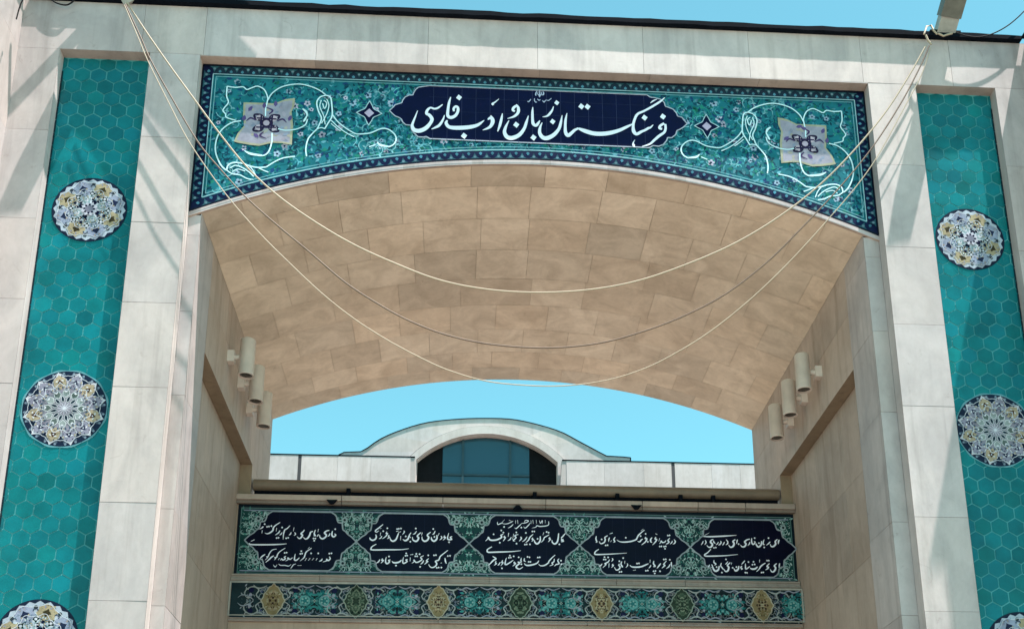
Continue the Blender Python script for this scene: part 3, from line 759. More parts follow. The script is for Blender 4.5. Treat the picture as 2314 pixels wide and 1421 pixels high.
QX = [.0, .527, .59, .626, .64, .662, .734, .743, .752, .797, .842, .91, 1.0]
QZ = [1., 1., .93, .85, .73, .65, .633, .50, .40, .35, .25, .167, 0.]
for k in range(5):
    I = Inlay(YB+.0005); I.gain = .75; xa, xb = tips[k], tips[k+1]; xm = (xa+xb)/2; hw = (xb-xa)/2; hh = hz*.86
    q = list(zip(QX, QZ))
    o = [(xm+hw*a, zc+hh*b) for a, b in q] + [(xm+hw*a, zc-hh*b) for a, b in reversed(q[:-1])] + [(xm-hw*a, zc-hh*b) for a, b in q[1:]] + [(xm-hw*a, zc+hh*b) for a, b in reversed(q[1:-1])]
    o = o[::-1]
    I.poly(o, (.002,.002,.018))
    for i in range(len(o)): I.stroke([o[i], o[(i+1) % len(o)]], .024, (.40,.46,.52), taper=False)
    for sx in (1,-1):
        for sz in (1,-1):
            x, z = xm+sx*hw*.775, zc+sz*hh*.74
            I.disc(x, z, .055, (.36,.46,.48), 8); I.disc(x, z, .026, (.01,.02,.03), 6)
    for t in range(1, 6): I.stroke([(xm-hw*.6+hw*1.2*t/6, zc-hh*.97), (xm-hw*.6+hw*1.2*t/6, zc+hh*.97)], .005, (.012,.014,.04), taper=False)
    I.build("cartouche", M_GLAZE, frieze)
V = {}
V[(1570,1170)] = """30|180,385 320,390 600,378 870,360;16|200,365 300,310;28|335,650 270,720 205,765 230,795 400,795 650,785 900,760
32|1765,455 1750,490 1745,545;36|1725,445 1680,490 1690,540 1650,590 1600,595 1575,545;26|1575,495 1545,530 1495,570;26|1450,450 1430,500 1430,550 1465,555
36|1395,480 1385,560 1330,605 1285,560 1280,530;30|1190,420 1185,480 1205,545 1240,540 1260,500 1235,490;26|1150,500 1140,540 1105,575;34|1150,440 1090,455 1040,500 1070,540 1040,595 985,600 955,560
28|890,450 880,495 872,540;38|845,450 795,490 820,530 800,590 745,610 705,560;24|655,450 690,500 680,540 645,560;24|620,500 600,540 575,575;26|535,480 550,510 520,555 490,565;22|495,500 470,540 440,560
30|390,470 400,510 430,530;38|385,450 340,470 330,510 365,545 345,600 290,610 250,570;24|215,460 235,510 205,560;22|175,480 160,520 130,565
28|1775,945 1765,990 1760,1040;36|1710,950 1660,1000 1690,1040 1660,1110 1610,1125 1575,1070;30|1560,950 1505,1010 1540,1025 1520,1060 1475,1085;30|1475,940 1420,975 1390,1000 1370,1020 1350,1060 1290,1120;24|1355,870 1352,930
36|1310,1020 1260,1060 1190,1065 1155,1040;28|1150,1010 1100,1050 1065,1065 1058,1000 1058,950;24|1045,890 1010,930 975,970;30|985,1000 960,1035 990,1060 965,1080;36|920,1000 905,1070 850,1105 815,1050
24|770,930 760,975;36|740,930 680,990 710,1030 690,1100 640,1115 600,1060;22|690,910 660,950 635,970;26|555,940 540,1000 580,1050 590,1080;40|510,1000 490,1080 430,1110 385,1060 380,1020;28|400,880 400,930 440,960 410,990;22|350,970 370,1010 345,1040;24|310,975 290,1010 265,1035
d|1540,420 1450,615 1340,525 1250,420 915,545 400,622 438,618 1510,890 1545,890 1395,1140 1430,1135 1225,915 1205,975 1250,970 1120,920 1055,1140 1090,1145 870,1025 790,1040 650,865 565,1140 455,1025"""
V[(1320,1160)] = """28|305,745 240,790 220,835 260,855 500,848 890,825;26|1880,540 1905,580 1890,620 1855,640;22|1845,570 1830,605 1795,640;28|1790,515 1750,560 1775,590 1750,620 1710,640
26|1710,560 1690,590 1640,605 1610,570 1600,605 1570,630;22|1580,515 1560,580;24|1490,420 1530,440;30|1500,490 1480,530 1515,540 1490,590 1430,655;30|1420,500 1390,540 1395,590 1420,600
32|1290,490 1275,520 1310,525 1280,590 1200,655;26|1225,530 1190,555 1160,590 1115,575;30|1260,345 1190,400 1130,460 1095,530 1060,555 960,585 830,595 740,585 685,550;16|1235,325 1185,365
28|650,490 620,540 640,585 610,600;18|575,560 545,595;26|530,500 515,540 510,590;30|595,405 530,425;28|490,460 430,500 440,540 420,600 350,630 310,580;26|255,470 245,530 265,590 240,600
30|1825,1010 1820,1060 1825,1110;24|1790,1060 1770,1110 1715,1150;26|1720,990 1660,1060 1690,1080 1660,1110 1625,1140;30|1600,1040 1565,1090 1520,1145;30|1455,990 1450,1050 1485,1100 1440,1110
26|1380,965 1375,1030;22|1395,1075 1380,1110 1350,1140;32|1345,1045 1280,1075 1190,1110 1080,1120 990,1110 955,1075;20|1080,1175 1020,1190;22|900,1040 910,1080 870,1130;24|850,990 845,1050
28|785,1000 770,1060 800,1110 780,1120;28|740,1050 720,1080 750,1110 730,1160 670,1180 630,1120;26|600,1050 590,1080 615,1080 570,1130;22|585,930 600,965 570,1000;26|520,1040 515,1130;26|530,960 500,1010 430,1050 460,1060 390,1130;26|375,1050 340,1090 305,1100
d|1750,460 1785,455 1670,690 1705,685 1690,735 1580,688 1615,685 1330,590 1285,425 1180,470 870,505 365,540 450,665 488,660 1790,965 1665,960 1705,955 1585,1205 1450,1205 1490,1200 1475,1250 815,930 1105,1045 1145,1040 1290,1195 1330,1190 735,995 740,1220 778,1215 500,915 425,910 410,960 448,960"""
V[(1070,1155)] = """18|500,220 510,275 590,245 620,260;16|590,240 650,170;16|620,260 700,260 790,225 830,200;20|830,270 780,320 720,350;16|740,180 800,210;18|880,190 880,260;18|920,180 930,260;20|1000,260 950,310 890,360 860,340;18|1000,250 1090,240 1150,200 1080,190 1070,250
18|1190,240 1140,300 1080,350 1050,320;16|1200,190 1210,260;18|1240,180 1250,260;20|1570,210 1560,290 1400,315 1330,300 1300,330 1220,350;16|1310,180 1320,260;16|1380,190 1400,250 1440,190 1440,260;16|1500,180 1500,250
26|1920,460 1870,520 1840,560;30|1880,580 1850,600 1880,620 1840,640;28|1840,530 1835,640;34|1780,460 1770,560 1750,640 1700,680 1650,650 1640,600;26|1600,540 1580,570 1610,580 1560,640;24|1580,490 1510,530 1480,550 1460,600 1410,650;22|1470,440 1450,500
34|1395,520 1390,620 1330,680 1280,640 1275,600;26|1240,550 1225,580 1255,590 1215,630;26|1245,480 1180,540 1150,600 1090,655;24|1120,530 1080,590 1020,635;30|985,530 1000,570 955,625;26|935,480 860,510 890,550 830,610 870,620;20|840,470 815,590
24|790,540 760,590 715,615;30|735,450 725,530;30|650,510 640,540 665,550 620,625;34|620,480 570,500 590,540 500,590 400,605 340,590 310,540 300,570 250,620;30|385,740 300,790 285,830 320,855 500,850 800,840 990,820
26|1790,990 1760,1030 1790,1090 1730,1110 1690,1145;26|1690,990 1680,1050 1640,1080 1660,1110 1590,1140;26|1710,910 1640,970 1580,1040 1560,1080 1480,1130 1400,1135 1360,1100;30|1365,1030 1330,1080 1260,1110 1150,1130 1090,1120 1060,1085
28|1065,980 1060,1030 1095,1050;26|1000,970 990,1030 1010,1060;32|1000,1070 930,1060 960,1090 900,1140 900,1180 960,1205 1035,1160;28|860,1050 850,1080 880,1090 820,1145;28|830,1020 760,1070 690,1110 660,1100 670,1030 690,970
26|610,1020 590,1070 620,1070 570,1140;24|560,1060 530,1110 505,1130;26|470,1040 460,1080 480,1090 430,1130;32|400,940 470,990 420,1020 370,1070 310,1130
d|640,325 1000,340 1795,690 1530,430 1570,445 1340,575 1230,420 1270,420 1180,690 1075,695 1112,690 1095,450 895,440 900,675 580,400 625,445 550,655 420,480 1830,1030 1840,1105 1345,965 1385,960 1155,1055 1190,1055 1130,950 1170,960 945,960 1000,1105 760,925 740,970 780,965 840,940 595,1190"""
V[(810,1150)] = """30|1960,570 1920,590 1950,630 1880,635 1865,590 1890,500;28|1805,550 1790,590 1825,590 1770,650;26|1725,560 1745,600 1700,645;24|1690,500 1665,560;36|1640,540 1640,620 1580,670 1530,630 1525,580;24|1605,455 1580,510 1545,530
36|1510,480 1440,540 1470,590 1440,650 1380,670 1335,630 1330,570;28|1335,490 1320,550;36|1305,490 1230,560 1260,600 1230,660 1190,670 1140,640 1130,580;24|1215,460 1180,510 1140,525;26|1100,490 1060,560 1100,600;36|1050,560 1040,620 980,660 930,630
24|950,450 960,480 920,530;28|885,560 880,650;24|890,470 830,490;34|840,500 810,580 780,640 720,670 675,640 665,600;26|790,465 840,455;28|640,540 630,580 655,590 600,620;26|595,470 580,510 610,510 570,570 500,620;24|490,560 470,600 430,620
22|465,490 455,560;26|515,320 430,390 355,450 380,480 430,450;16|480,400 440,410;34|360,530 375,580 350,630 290,650 245,620 240,590;28|375,730 290,780 265,820 290,850 600,848 900,845 1055,825
30|1810,1020 1820,1090 1840,1140;28|1740,1120 1720,1130;28|1870,860 1780,930 1710,990 1680,1060 1610,1090 1640,1140 1600,1200 1530,1220 1480,1180 1475,1150;28|1470,1030 1420,1080 1450,1090 1420,1120 1380,1155;26|1365,1070 1340,1120 1300,1150
26|1365,970 1300,1010 1330,1050 1260,1100 1200,1110 1160,1060 1160,1100 1115,1130;28|1085,1010 1080,1090;28|1145,945 1080,955;28|1030,1050 990,1060 1020,1090 960,1130 930,1120 930,1060 945,1000;34|900,1060 860,1100 790,1120 730,1115 700,1085
30|670,1060 630,1070 650,1100 600,1140 570,1110 570,1050 585,1000;28|505,1030 490,1070 525,1070 470,1130;26|450,1050 420,1100 370,1130
d|1895,690 1590,580 1565,415 1200,405 1085,680 990,570 890,405 810,415 845,410 605,400 520,460 1870,980 1915,975 1735,1220 1580,965 1620,960 1640,1225 1678,1220 1460,965 1280,940 1290,1205 1210,935 1190,985 1228,985 1000,925 985,975 1020,970 785,1180 640,990"""
V[(540,1145)] = """32|2000,560 2025,590 1980,625 1945,590 1950,530 1960,500;24|1905,550 1890,590 1855,620;34|1890,490 1840,500 1790,540 1830,590 1800,640 1740,665 1695,630 1690,580;22|1665,570 1650,600 1630,620;22|1665,460 1650,530;28|1600,480 1575,560 1600,600 1560,600
34|1550,510 1500,530 1480,590 1440,650 1390,670 1345,630;34|1370,480 1340,520 1300,560 1330,590 1300,640 1260,660 1215,620;24|1165,530 1185,570 1150,600;22|1155,430 1135,510;24|1095,530 1075,570 1045,590;26|1070,390 1010,450 960,480 940,540 930,600 925,680
22|905,530 880,570 850,590;26|860,490 830,540 760,590;24|790,440 780,510;30|860,325 760,390 720,440 710,490 650,540 590,560 545,545;26|490,490 480,550;22|520,410 480,440 430,465;30|325,685 250,720;30|215,755 250,785 500,790 800,785 1000,770
30|1890,1040 1910,1080 1870,1120 1830,1090 1840,1120 1755,1150;26|1745,1080 1720,1120 1675,1135;24|1640,1070 1610,1120;24|1565,1070 1530,1115;24|1490,1070 1450,1120;24|1415,1070 1380,1125;26|1520,860 1410,940 1380,1010 1360,1060 1280,1130;14|1480,840 1440,880
28|1265,1060 1210,1110 1165,1110 1165,1050 1180,980;26|1120,1060 1070,1095 1020,1060 1030,1095 975,1130;28|985,1030 950,1050 970,1080 920,1110 890,1080 870,1120;22|850,1070 820,1110;24|970,860 860,930 810,990 790,1050 750,1060 770,1075 740,1110
28|730,1020 680,1050 640,1090 560,1160;22|790,880 700,900 640,970 610,1040 580,1040 600,1060 545,1110;28|550,990 490,1030 440,1080;22|490,1080 475,1100;16|720,1210 760,1255 800,1200;18|830,1190 870,1220 960,1220 1040,1235 1090,1200;18|1190,1190 1140,1210 1110,1250 1080,1290;16|1310,1220 1220,1225
d|2015,465 1560,660 1598,660 1575,705 990,655 1030,645 905,430 790,650 828,645 590,415 628,410 680,400 540,360 495,425 1890,975 1935,970 1660,970 1510,970 1305,925 1285,980 1322,975 960,960 998,955"""
kv = (P2(1300, 1230, YB)[0] - P2(1200, 1230, YB)[0]) / 100 / 9.256
for (ox, oy), txt in V.items():
    I = Inlay(YB-.008)
    for it in txt.replace('\n', ';').split(';'):
        a, s = it.split('|')
        pts = tr(s, ox, oy, 9.256, YB)
        if a == 'd':
            for q in pts: I.poly([(q[0]+21*kv*math.cos(.2+k*math.pi/2), q[1]+22*kv*math.sin(.2+k*math.pi/2)) for k in range(4)], WHITE)
        else:
            I.stroke(pts, float(a)*kv*1.0, WHITE, n=4)
    I.build("verse_lettering", M_LETTER, frieze)
# ---- floral frieze
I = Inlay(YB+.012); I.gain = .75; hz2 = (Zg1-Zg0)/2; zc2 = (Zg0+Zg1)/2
I.poly([(FX0-.02,Zg0),(FX1+.02,Zg0),(FX1+.02,Zm0),(FX0-.02,Zm0)], (.022,.045,.055))
cre = [P2(x, 1360, YB)[0] for x in (617, 985, 1365, 1718)]; per = (cre[-1]-cre[0])/3
cen = [(cre[0] + per*k/4, k % 4) for k in range(-1, 14) if FX0 < cre[0] + per*k/4 < FX1]
I.mark(90)
for x in [cre[0]+per*(k+.5)/8 for k in range(-3, 30)]:
    for _ in range(26):
        dx, dz, l, a = rf.uniform(0,.19), rf.uniform(0,hz2-.05), rf.uniform(.03,.085), rf.uniform(0,6.3)
        c = jit(rf.choice(((.17,.20,.28),(.30,.34,.38),(.07,.13,.15),(.42,.44,.46),(.008,.01,.02),(.05,.06,.16))), .3, rf)
        for sz in (1,-1):
            if FX0+.04 < x+dx < FX1-.04: I.leaf(x+dx, zc2+sz*dz, l, l*.42, a*sz, c)
I.mark(); LN = (.42,.45,.45)
FS = {}
for x, k in cen:
    qs = random.Random(40 + k % 2)
    for _ in range(15):
        dx, dz, r, a = qs.uniform(.02, per/8), qs.uniform(.05, hz2-.07), qs.uniform(.03, .07), qs.uniform(0, 6.3); c = jit(qs.choice(((.36,.39,.42),(.28,.31,.40),(.42,.44,.44),(.16,.30,.30))), .2, qs)
        for sx in (1,-1):
            for sz in (1,-1):
                if FX0+.08 < x+sx*dx < FX1-.08: I.stroke([(x+sx*(dx+r*(1-.13*t)*math.cos(a+t*.9)), zc2+sz*(dz+r*(1-.13*t)*math.sin(a+t*.9))) for t in range(6)], .013, c, n=2)
I.mark()
def loz(x, rx, rz, col, line, n=28):
    f = lambda t: 1 - .17*abs(math.sin(2*t))**.9 + .045*math.cos(12*t)
    pts = [(x+rx*f(k*math.tau/n)*math.cos(k*math.tau/n), zc2+rz*f(k*math.tau/n)*math.sin(k*math.tau/n)) for k in range(n)]
    I.poly([(x+(p[0]-x)*1.13, zc2+(p[1]-zc2)*1.07) for p in pts], line); I.poly(pts, col)
for x, k in cen:
    if k in (1, 3):
        for _ in range(60):
            dx, dz, l, a = rf.uniform(0,.36), rf.uniform(0,hz2-.1), rf.uniform(.04,.1), rf.uniform(0,6.3); c = jit(rf.choice(((.02,.19,.20),(.05,.28,.28),(.015,.11,.13),(.16,.40,.40),(.01,.04,.05))), .25, rf)
            for sx in (1,-1):
                for sz in (1,-1): I.leaf(x+sx*dx, zc2+sz*dz*(1-dx*.9), l, l*.5, (a if sx > 0 else math.pi-a)*sz, c)
        for sx in (1,-1):
            I.disc(x+sx*.17, zc2, .10, (.14,.40,.40), 12); I.disc(x+sx*.17, zc2, .07, (.03,.20,.21), 10)
            for q in range(5): I.disc(x+sx*.17+.05*math.cos(q*1.256), zc2+.05*math.sin(q*1.256), .02, (.30,.52,.50), 5)
        I.disc(x, zc2, .03, (.6,.68,.62), 4)
        for q in range(4): I.stroke([(x, zc2), (x+.22*math.cos(q*math.pi/2+.785), zc2+.2*math.sin(q*math.pi/2+.785))], .02, (.01,.08,.09))
    # interlacing pale tendrils to both sides
    for sx in (1,-1):
        if not FX0+.1 < x+sx*.3 < FX1-.1: continue
        for sz in (1,-1):
            if k in (0, 2):
                I.stroke([(x+sx*a, zc2+sz*b*hz2) for a, b in ((.20,.05),(.30,.30),(.26,.62),(.36,.80),(.48,.62),(.50,.30),(.42,.06))], .022, LN)
                I.stroke([(x+sx*a, zc2+sz*b*hz2) for a, b in ((.12,.86),(.22,.72),(.30,.74),(.36,.90))], .026, jit(LN,.1,rf))
                I.stroke([(x+sx*a, zc2+sz*b*hz2) for a, b in ((.34,.02),(.42,.22),(.54,.32),(.62,.15))], .018, (.36,.40,.46))
                I.disc(x+sx*.39, zc2+sz*.60*hz2, .05, (.012,.012,.06), 8); I.disc(x+sx*.40, zc2+sz*.33*hz2, .03, (.40,.42,.52), 6)
            else:
                I.stroke([(x+sx*a, zc2+sz*b*hz2) for a, b in ((.02,.90),(.14,.76),(.24,.86),(.34,.72),(.42,.84))], .024, (.36,.38,.48))
    if k == 0:
        loz(x, .19, hz2*.95, (.33,.25,.13), (.50,.46,.36))
        for _ in range(44):
            dx, dz = rf.uniform(0,.10), rf.uniform(0,hz2*.6); c = jit(rf.choice(((.25,.18,.08),(.48,.42,.28),(.08,.05,.03),(.42,.30,.18))), .2, rf); a = rf.uniform(0,6.3)
            for sx in (1,-1):
                for sz in (1,-1): I.leaf(x+sx*dx, zc2+sz*dz*(1-dx*3), .05, .025, (a if sx > 0 else math.pi-a)*sz, c)
        for q in range(4): I.disc(x+.05*math.cos(q*math.pi/2), zc2+.05*math.sin(q*math.pi/2), .022, (.06,.03,.02), 6)
    elif k == 2:
        loz(x, .20, hz2*.93, (.035,.055,.035), (.30,.36,.30))
        for _ in range(30):
            dx, dz = rf.uniform(0,.12), rf.uniform(0,hz2*.65); c = jit(rf.choice(((.07,.11,.07),(.14,.19,.13),(.012,.02,.012),(.20,.24,.17))), .2, rf); a = rf.uniform(0,6.3)
            for sx in (1,-1):
                for sz in (1,-1): I.leaf(x+sx*dx, zc2+sz*dz*(1-dx*2.5), .06, .03, (a if sx > 0 else math.pi-a)*sz, c)
for z, wd in ((Zg1-.012, .035), (Zg0+.012, .02)): I.stroke([(FX0-.02, z), (FX1+.02, z)], wd, (.50,.47,.42), taper=False)
for x in (FX0-.01, FX1+.01): I.stroke([(x, Zg0), (x, Zg1)], .03, (.50,.47,.42), taper=False)
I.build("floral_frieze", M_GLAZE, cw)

# ================================================================== PIPE ABOVE THE CROSS WALL, SMALL CLIPS
pz = un(1100, 1106, 1, 20.62).z + .0
pipe = thing("round_pipe", "long round brown pipe lying above the coping of the inscription wall", "pipe", (XC, 20.62, pz-.12))
mb = MB(); mb.tube([(JL+.03, 20.62, pz), (XC, 20.62, pz), (JR-.03, 20.62, pz)], .115, n=20); mb.build("pipe_body", M_PIPE, pipe)
mb = MB(); mb.box((JL+.05, 20.60, Zcop1+.001), (JR-.05, 20.70, pz-.05)); mb.build("pipe_gap_shade", M_COPING, pipe)  # black box put in as the dark shade between pipe and coping
for x in (-2.1, 1.35, 2.9, 4.1, 4.72):
    mb = MB(); mb.box((x-.035, 20.48, Zcop1+.001), (x+.035, 20.59, pz-.08)); mb.build("pipe_foot", M_COPING, pipe)
for (px, py), lb in zip(((750,1133),(1170,1147),(1438,1145)), ("small dark clip hanging on the coping above the left end of the verse tiles", "small dark clip on the coping above the middle cartouche", "small dark clip on the coping right of the middle cartouche")):
    q = un(px, py, 1, YB-.115); mb = MB(); x, z = q.x, q.z; up = 1 if px == 1170 else -1
    for y0, y1 in ((YB-.13, YB-.101),):
        A = [(x-.10, z+.035*-up), (x+.10, z+.035*-up), (x+.03, z+.05*up), (x-.03, z+.05*up)]
        if up < 0: A = A[::-1]
        mb.face([(a, y0, b) for a, b in A]); mb.face([(a, y1, b) for a, b in reversed(A)])
        for k in range(4):
            a, b = A[k], A[(k+1) % 4]; mb.face([(a[0],y0,a[1]),(a[0],y1,a[1]),(b[0],y1,b[1]),(b[0],y0,b[1])])
    tag(mb.build("coping_clip", M_COPING), lb, "clip", "dark clips on the coping")

# ================================================================== WALL LAMPS
def make_lamp():
    t = thing("wall_lamp", "", "wall lamp", (0,0,0), "cylinder lamps on the side walls of the portal")
    mb = MB(); h, r = .33, .125
    prof = [(r*.86, h), (r, h-.015), (r, -h+.02), (r*1.04, -h+.015), (r*1.04, -h), (r*.86, -h), (r*.84, -h+.07)]
    mb.ring([[(p*math.cos(a*math.tau/24), p*math.sin(a*math.tau/24), z) for a in range(24)] for p, z in prof], (1,1,1), False, True)
    for i in range(len(mb.sm)): mb.sm[i] = len(mb.f[i]) == 4 and i < 24*3 and i >= 24
    mb.build("lamp_body", M_LAMP, t)
    mb = MB(); mb.ring([[(q*math.cos(a*math.tau/20), q*math.sin(a*math.tau/20), z) for a in range(20)] for q, z in ((.10,-h+.045),(.10,-h+.02),(.07,-h+.012))], (1,1,1)); mb.build("lens", M_LENS, t)
    mb = MB(); mb.box((-.31,-.075,-.10), (-.20,.075,.10)); mb.tube([(-.2,0,0),(-.155,0,0),(-.11,0,0)], .045, n=10); mb.build("bracket", M_LAMP, t)
    return t
lamp0 = make_lamp()
LAMPS = [(-3.575, 17.75, 10.80, 0, "cream cylinder lamp nearest the front on the left side wall"), (-3.575, 18.72, 10.80, 0, "cream cylinder lamp in the middle of the left side wall group"), (-3.575, 19.62, 10.74, 0, "cream cylinder lamp deepest inside on the left side wall, beside the sky opening"),
         (5.72, 17.68, 10.76, math.pi, "cream cylinder lamp nearest the front on the right side wall"), (5.72, 18.55, 10.70, math.pi, "cream cylinder lamp in the middle of the right side wall group"), (5.72, 19.45, 10.66, math.pi, "cream cylinder lamp deepest inside on the right side wall, beside the sky opening")]
for i, (x, y, z, rz, lb) in enumerate(LAMPS):
    if i == 0: t = lamp0
    else:
        t = lamp0.copy(); COL.objects.link(t)
        for ch in list(lamp0.children):
            c = ch.copy(); COL.objects.link(c); c.parent = t; c.matrix_parent_inverse = Matrix.Identity(4)
    t.location = (x, y, z); t.rotation_euler = (0, 0, rz); t["label"] = lb

# ================================================================== CABLES SLUNG ACROSS
def cable(px, Y, rad, mat, lb, name="slung_cable", cat="cable", grp=None, n=10, sm=True):
    pts = [un(a, b, 1, Y) for a, b in px]; pts = [Vector(p) for p in catmull([tuple(p) for p in pts], n)]
    mb = MB(); mb.tube(pts, rad, n=7); o = mb.build(name, mat); tag(o, lb, cat, grp); return o
G = "cables slung between the two roof corners"
cable([(287,6),(330,72),(383,148),(437,222),(500,307),(560,380),(625,440),(700,494),(790,548),(880,590),(990,632),(1100,654),(1215,661),(1330,655),(1440,635),(1550,598),(1660,550),(1760,490),(1850,420),(1930,340),(2000,255),(2055,170),(2092,104)], 14.84, .0128, M_CABLE_W, "thickest pale cable, topmost of the three slung across the arch", grp=G)
cable([(283,10),(318,85),(340,135),(390,225),(448,322),(500,385),(560,450),(630,512),(700,570),(780,638),(860,690),(930,727),(1010,757),(1110,778),(1235,786),(1350,776),(1450,750),(1545,714),(1640,664),(1730,595),(1800,527),(1890,432),(1970,335),(2035,235),(2080,150),(2100,104)], 14.80, .011, M_CABLE_G, "dull brown cable hanging between the two paler ones across the vault", grp=G)
cable([(281,12),(312,85),(336,142),(385,240),(430,325),(505,432),(580,520),(660,600),(730,665),(800,720),(870,765),(940,803),(1010,835),(1100,861),(1200,871),(1280,871),(1360,861),(1430,842),(1500,812),(1600,752),(1700,672),(1790,585),(1880,486),(1940,415),(1985,350),(2040,250),(2082,170),(2103,108)], 14.76, .0078, M_CABLE_W, "thin pale cable, lowest of the three, dipping to the sky opening", grp=G)
cable([(110,-6),(125,6),(145,12),(160,8),(176,-8)], 14.925, .012, M_CABLE_K, "short black wire loop drooping from the roof edge at far left", "loose_wire", "wire")
cable([(54,-4),(47,10),(42,25),(37,44)], 14.4, .010, M_CABLE_K, "short straight black wire end hanging at the left pier", "loose_wire", "wire")
cable([(2160,74),(2185,82),(2215,84),(2245,76),(2275,60),(2300,40),(2318,22)], 14.86, .010, M_CABLE_K, "black wire curving away to the right from the roof arm", "loose_wire", "wire")

# ================================================================== ROOF ARMS (cantilevered brackets at the roof edge)
def beam(mb, a, b, wd, hh, col=(1,1,1)):
    a, b = Vector(a), Vector(b); t = (b-a).normalized(); s = Vector((1,0,0)); s = (s - t*s.dot(t)).normalized(); u = s.cross(t).normalized()
    P = [[p + s*(sx*wd/2) + u*(sy*hh/2) for sx, sy in ((-1,-1),(1,-1),(1,1),(-1,1))] for p in (a, b)]
    mb.ring(P, col, False, True)
def roof_arm(x, s, lb, extra):
    t = thing("roof_arm", lb, "roof bracket", (x, 15.05, ZT+.09), "steel arms standing out from the roof edge")
    d = Vector((.16*1, -1, 1.0)).normalized(); b0 = Vector((x, 15.0, ZT+.10))
    mb = MB(); beam(mb, b0, b0 + d*.26, .30, .16); mb.build("arm_foot", M_ARM, t)
    mb = MB(); beam(mb, b0 + d*.262, b0 + d*.98, .34, .19); mb.build("arm_beam", M_ARM_D, t)
    mb = MB(); mb.box((x-.26, 14.90, ZT+.086), (x+.24, 15.3, ZT+.11)); mb.build("base_plate", M_DARK, t)
    if extra:
        mb = MB(); beam(mb, b0 + Vector((.05,0,.05)), b0 + Vector((2.7,-.55,1.38)), .42, .25)  # unseen bar added to cast the shadow band running down to the right
        mb.build("shadow_bar", M_ARM, t)
        mb = MB(); beam(mb, b0 + Vector((-.1,-.05,.05)), b0 + Vector((-.75,-.6,.9)), .07, .07); mb.build("shadow_rod", M_ARM, t)  # unseen thin rod added for its shadow streak running down to the left
    else:
        mb = MB()
        for k, (pp) in enumerate(([(2088,78),(2094,60),(2104,58),(2110,70),(2118,78)], [(2092,80),(2097,92),(2105,101)], [(2120,76),(2132,82),(2140,79),(2152,76)])):
            mb.tube([un(a, b, 1, 14.83-.01*k) for a, b in pp], .016, n=6)
        mb.build("tied_rope", M_CABLE_W, t)
roof_arm(7.60, 1, "grey steel arm rising from the right roof corner with cables tied to its foot", False)
roof_arm(-5.42, -1, "grey steel arm standing out from the left roof corner", True)

# ================================================================== REAR BUILDING
YQ = 30.0
rb = thing("rear_building", "pale stone building behind the portal with a low arched gable and dark window", "building", (XC, YQ, 0))
def zq(px, py, Y): q = un(px, py, 1, Y); return q.x, q.z
zt = 14.25
mb = MB()
xl, xr = zq(938,1034,YQ)[0], zq(1270,1043,YQ)[0]; xl2, xr2 = zq(946,1102,YQ)[0], zq(1258,1105,YQ)[0]
def para(a0, a1, b0, b1):
    # parapet block: bottom x a0..b0, top x a1..b1, front slabs
    zb_ = 13.0
    for y, rev in ((YQ, False), (YQ+.3, True)):
        q = [(a0,y,zb_),(b0,y,zb_),(b1,y,zt),(a1,y,zt)]; mb.face(q[::-1] if rev else q, (.8,.79,.77))
    mb.face([(b0,YQ,zb_),(b0,YQ+.3,zb_),(b1,YQ+.3,zt),(b1,YQ,zt)], (1,1,1)); mb.face([(a0,YQ+.3,zb_),(a0,YQ,zb_),(a1,YQ,zt),(a1,YQ+.3,zt)], (1,1,1)); mb.face([(a1,YQ,zt),(b1,YQ,zt),(b1,YQ+.3,zt),(a1,YQ+.3,zt)], (1,1,1))
para(-13, -13, xl2-.08, xl); para(xr2+.08, xr, 15, 15)
vj = [zq(x, 1070, YQ)[0] for x in (672, 1525)]
for x in (vj[0]+.002, vj[1]-.088): mb.box((x, YQ-.004, 13.0), (x+.086, YQ+.01, zt), (.10,.10,.11))
slabs(mb, (0,YQ,0), (1,0,0), (0,0,1), [-13,-10,-7,vj[0]], [13.0, zt]); slabs(mb, (0,YQ,0), (1,0,0), (0,0,1), [vj[0]+.09, -3.4, -2.5, xl-.12], [13.0, zt])
slabs(mb, (0,YQ,0), (1,0,0), (0,0,1), [xr+.12, 3.9, 5.0, vj[1]-.09], [13.0, zt]); slabs(mb, (0,YQ,0), (1,0,0), (0,0,1), [vj[1], 6.9, 7.7, 8.6, 10, 12, 15], [13.0, zt])
mb.box((-13, YQ+.02, 0), (15, YQ+.3, 12.99), (1,1,1), skip=('-z',))
mb.box((-13, YQ+.5, 12.0), (15, YQ+9, 13.2), (.9,.9,.9))
mb.build("parapet", M_REAR, rb)
mb = MB()
for a, b in ((-13, xl-.002), (xr+.002, 15)): mb.box((a, YQ-.018, zt+.003), (b, YQ+.35, zt+.035))
mb.build("parapet_cap", M_COPING, rb)
# arched gable
YG = 30.5
go = [(765,1046),(765,1023),(820,1021),(868,988),(950,959),(1020,949),(1095,946),(1170,950),(1258,973),(1310,999),(1370,1031),(1425,1034),(1425,1052)]
oc = [(q[0], q[1]) for q in [zq(a, b, YG) for a, b in go]]
oc = oc[:2] + catmull(oc[2:11], 4) + oc[11:]
XG = (zq(942,1060,YG)[0]+zq(1258,1060,YG)[0])/2; HW = (zq(1258,1060,YG)[0]-zq(942,1060,YG)[0])/2
zsp = zq(1100,1044,YG)[1]; zap = zq(1098,984,YG)[1]
def win(s, hw=HW, rz=None):   # s in 0..1 from left foot over the segmental arch to the right foot
    rz = rz or (zap-zsp); R = (hw*hw+rz*rz)/(2*rz); a = math.asin(min(1, hw/R))*(2*s-1); return (XG+R*math.sin(a), zsp+rz-R+R*math.cos(a))
    rz = rz or (zap-zsp); a = math.pi*(1-s); return (XG+hw*math.cos(a), zsp+rz*math.sin(a))
mb = MB(); n = 40
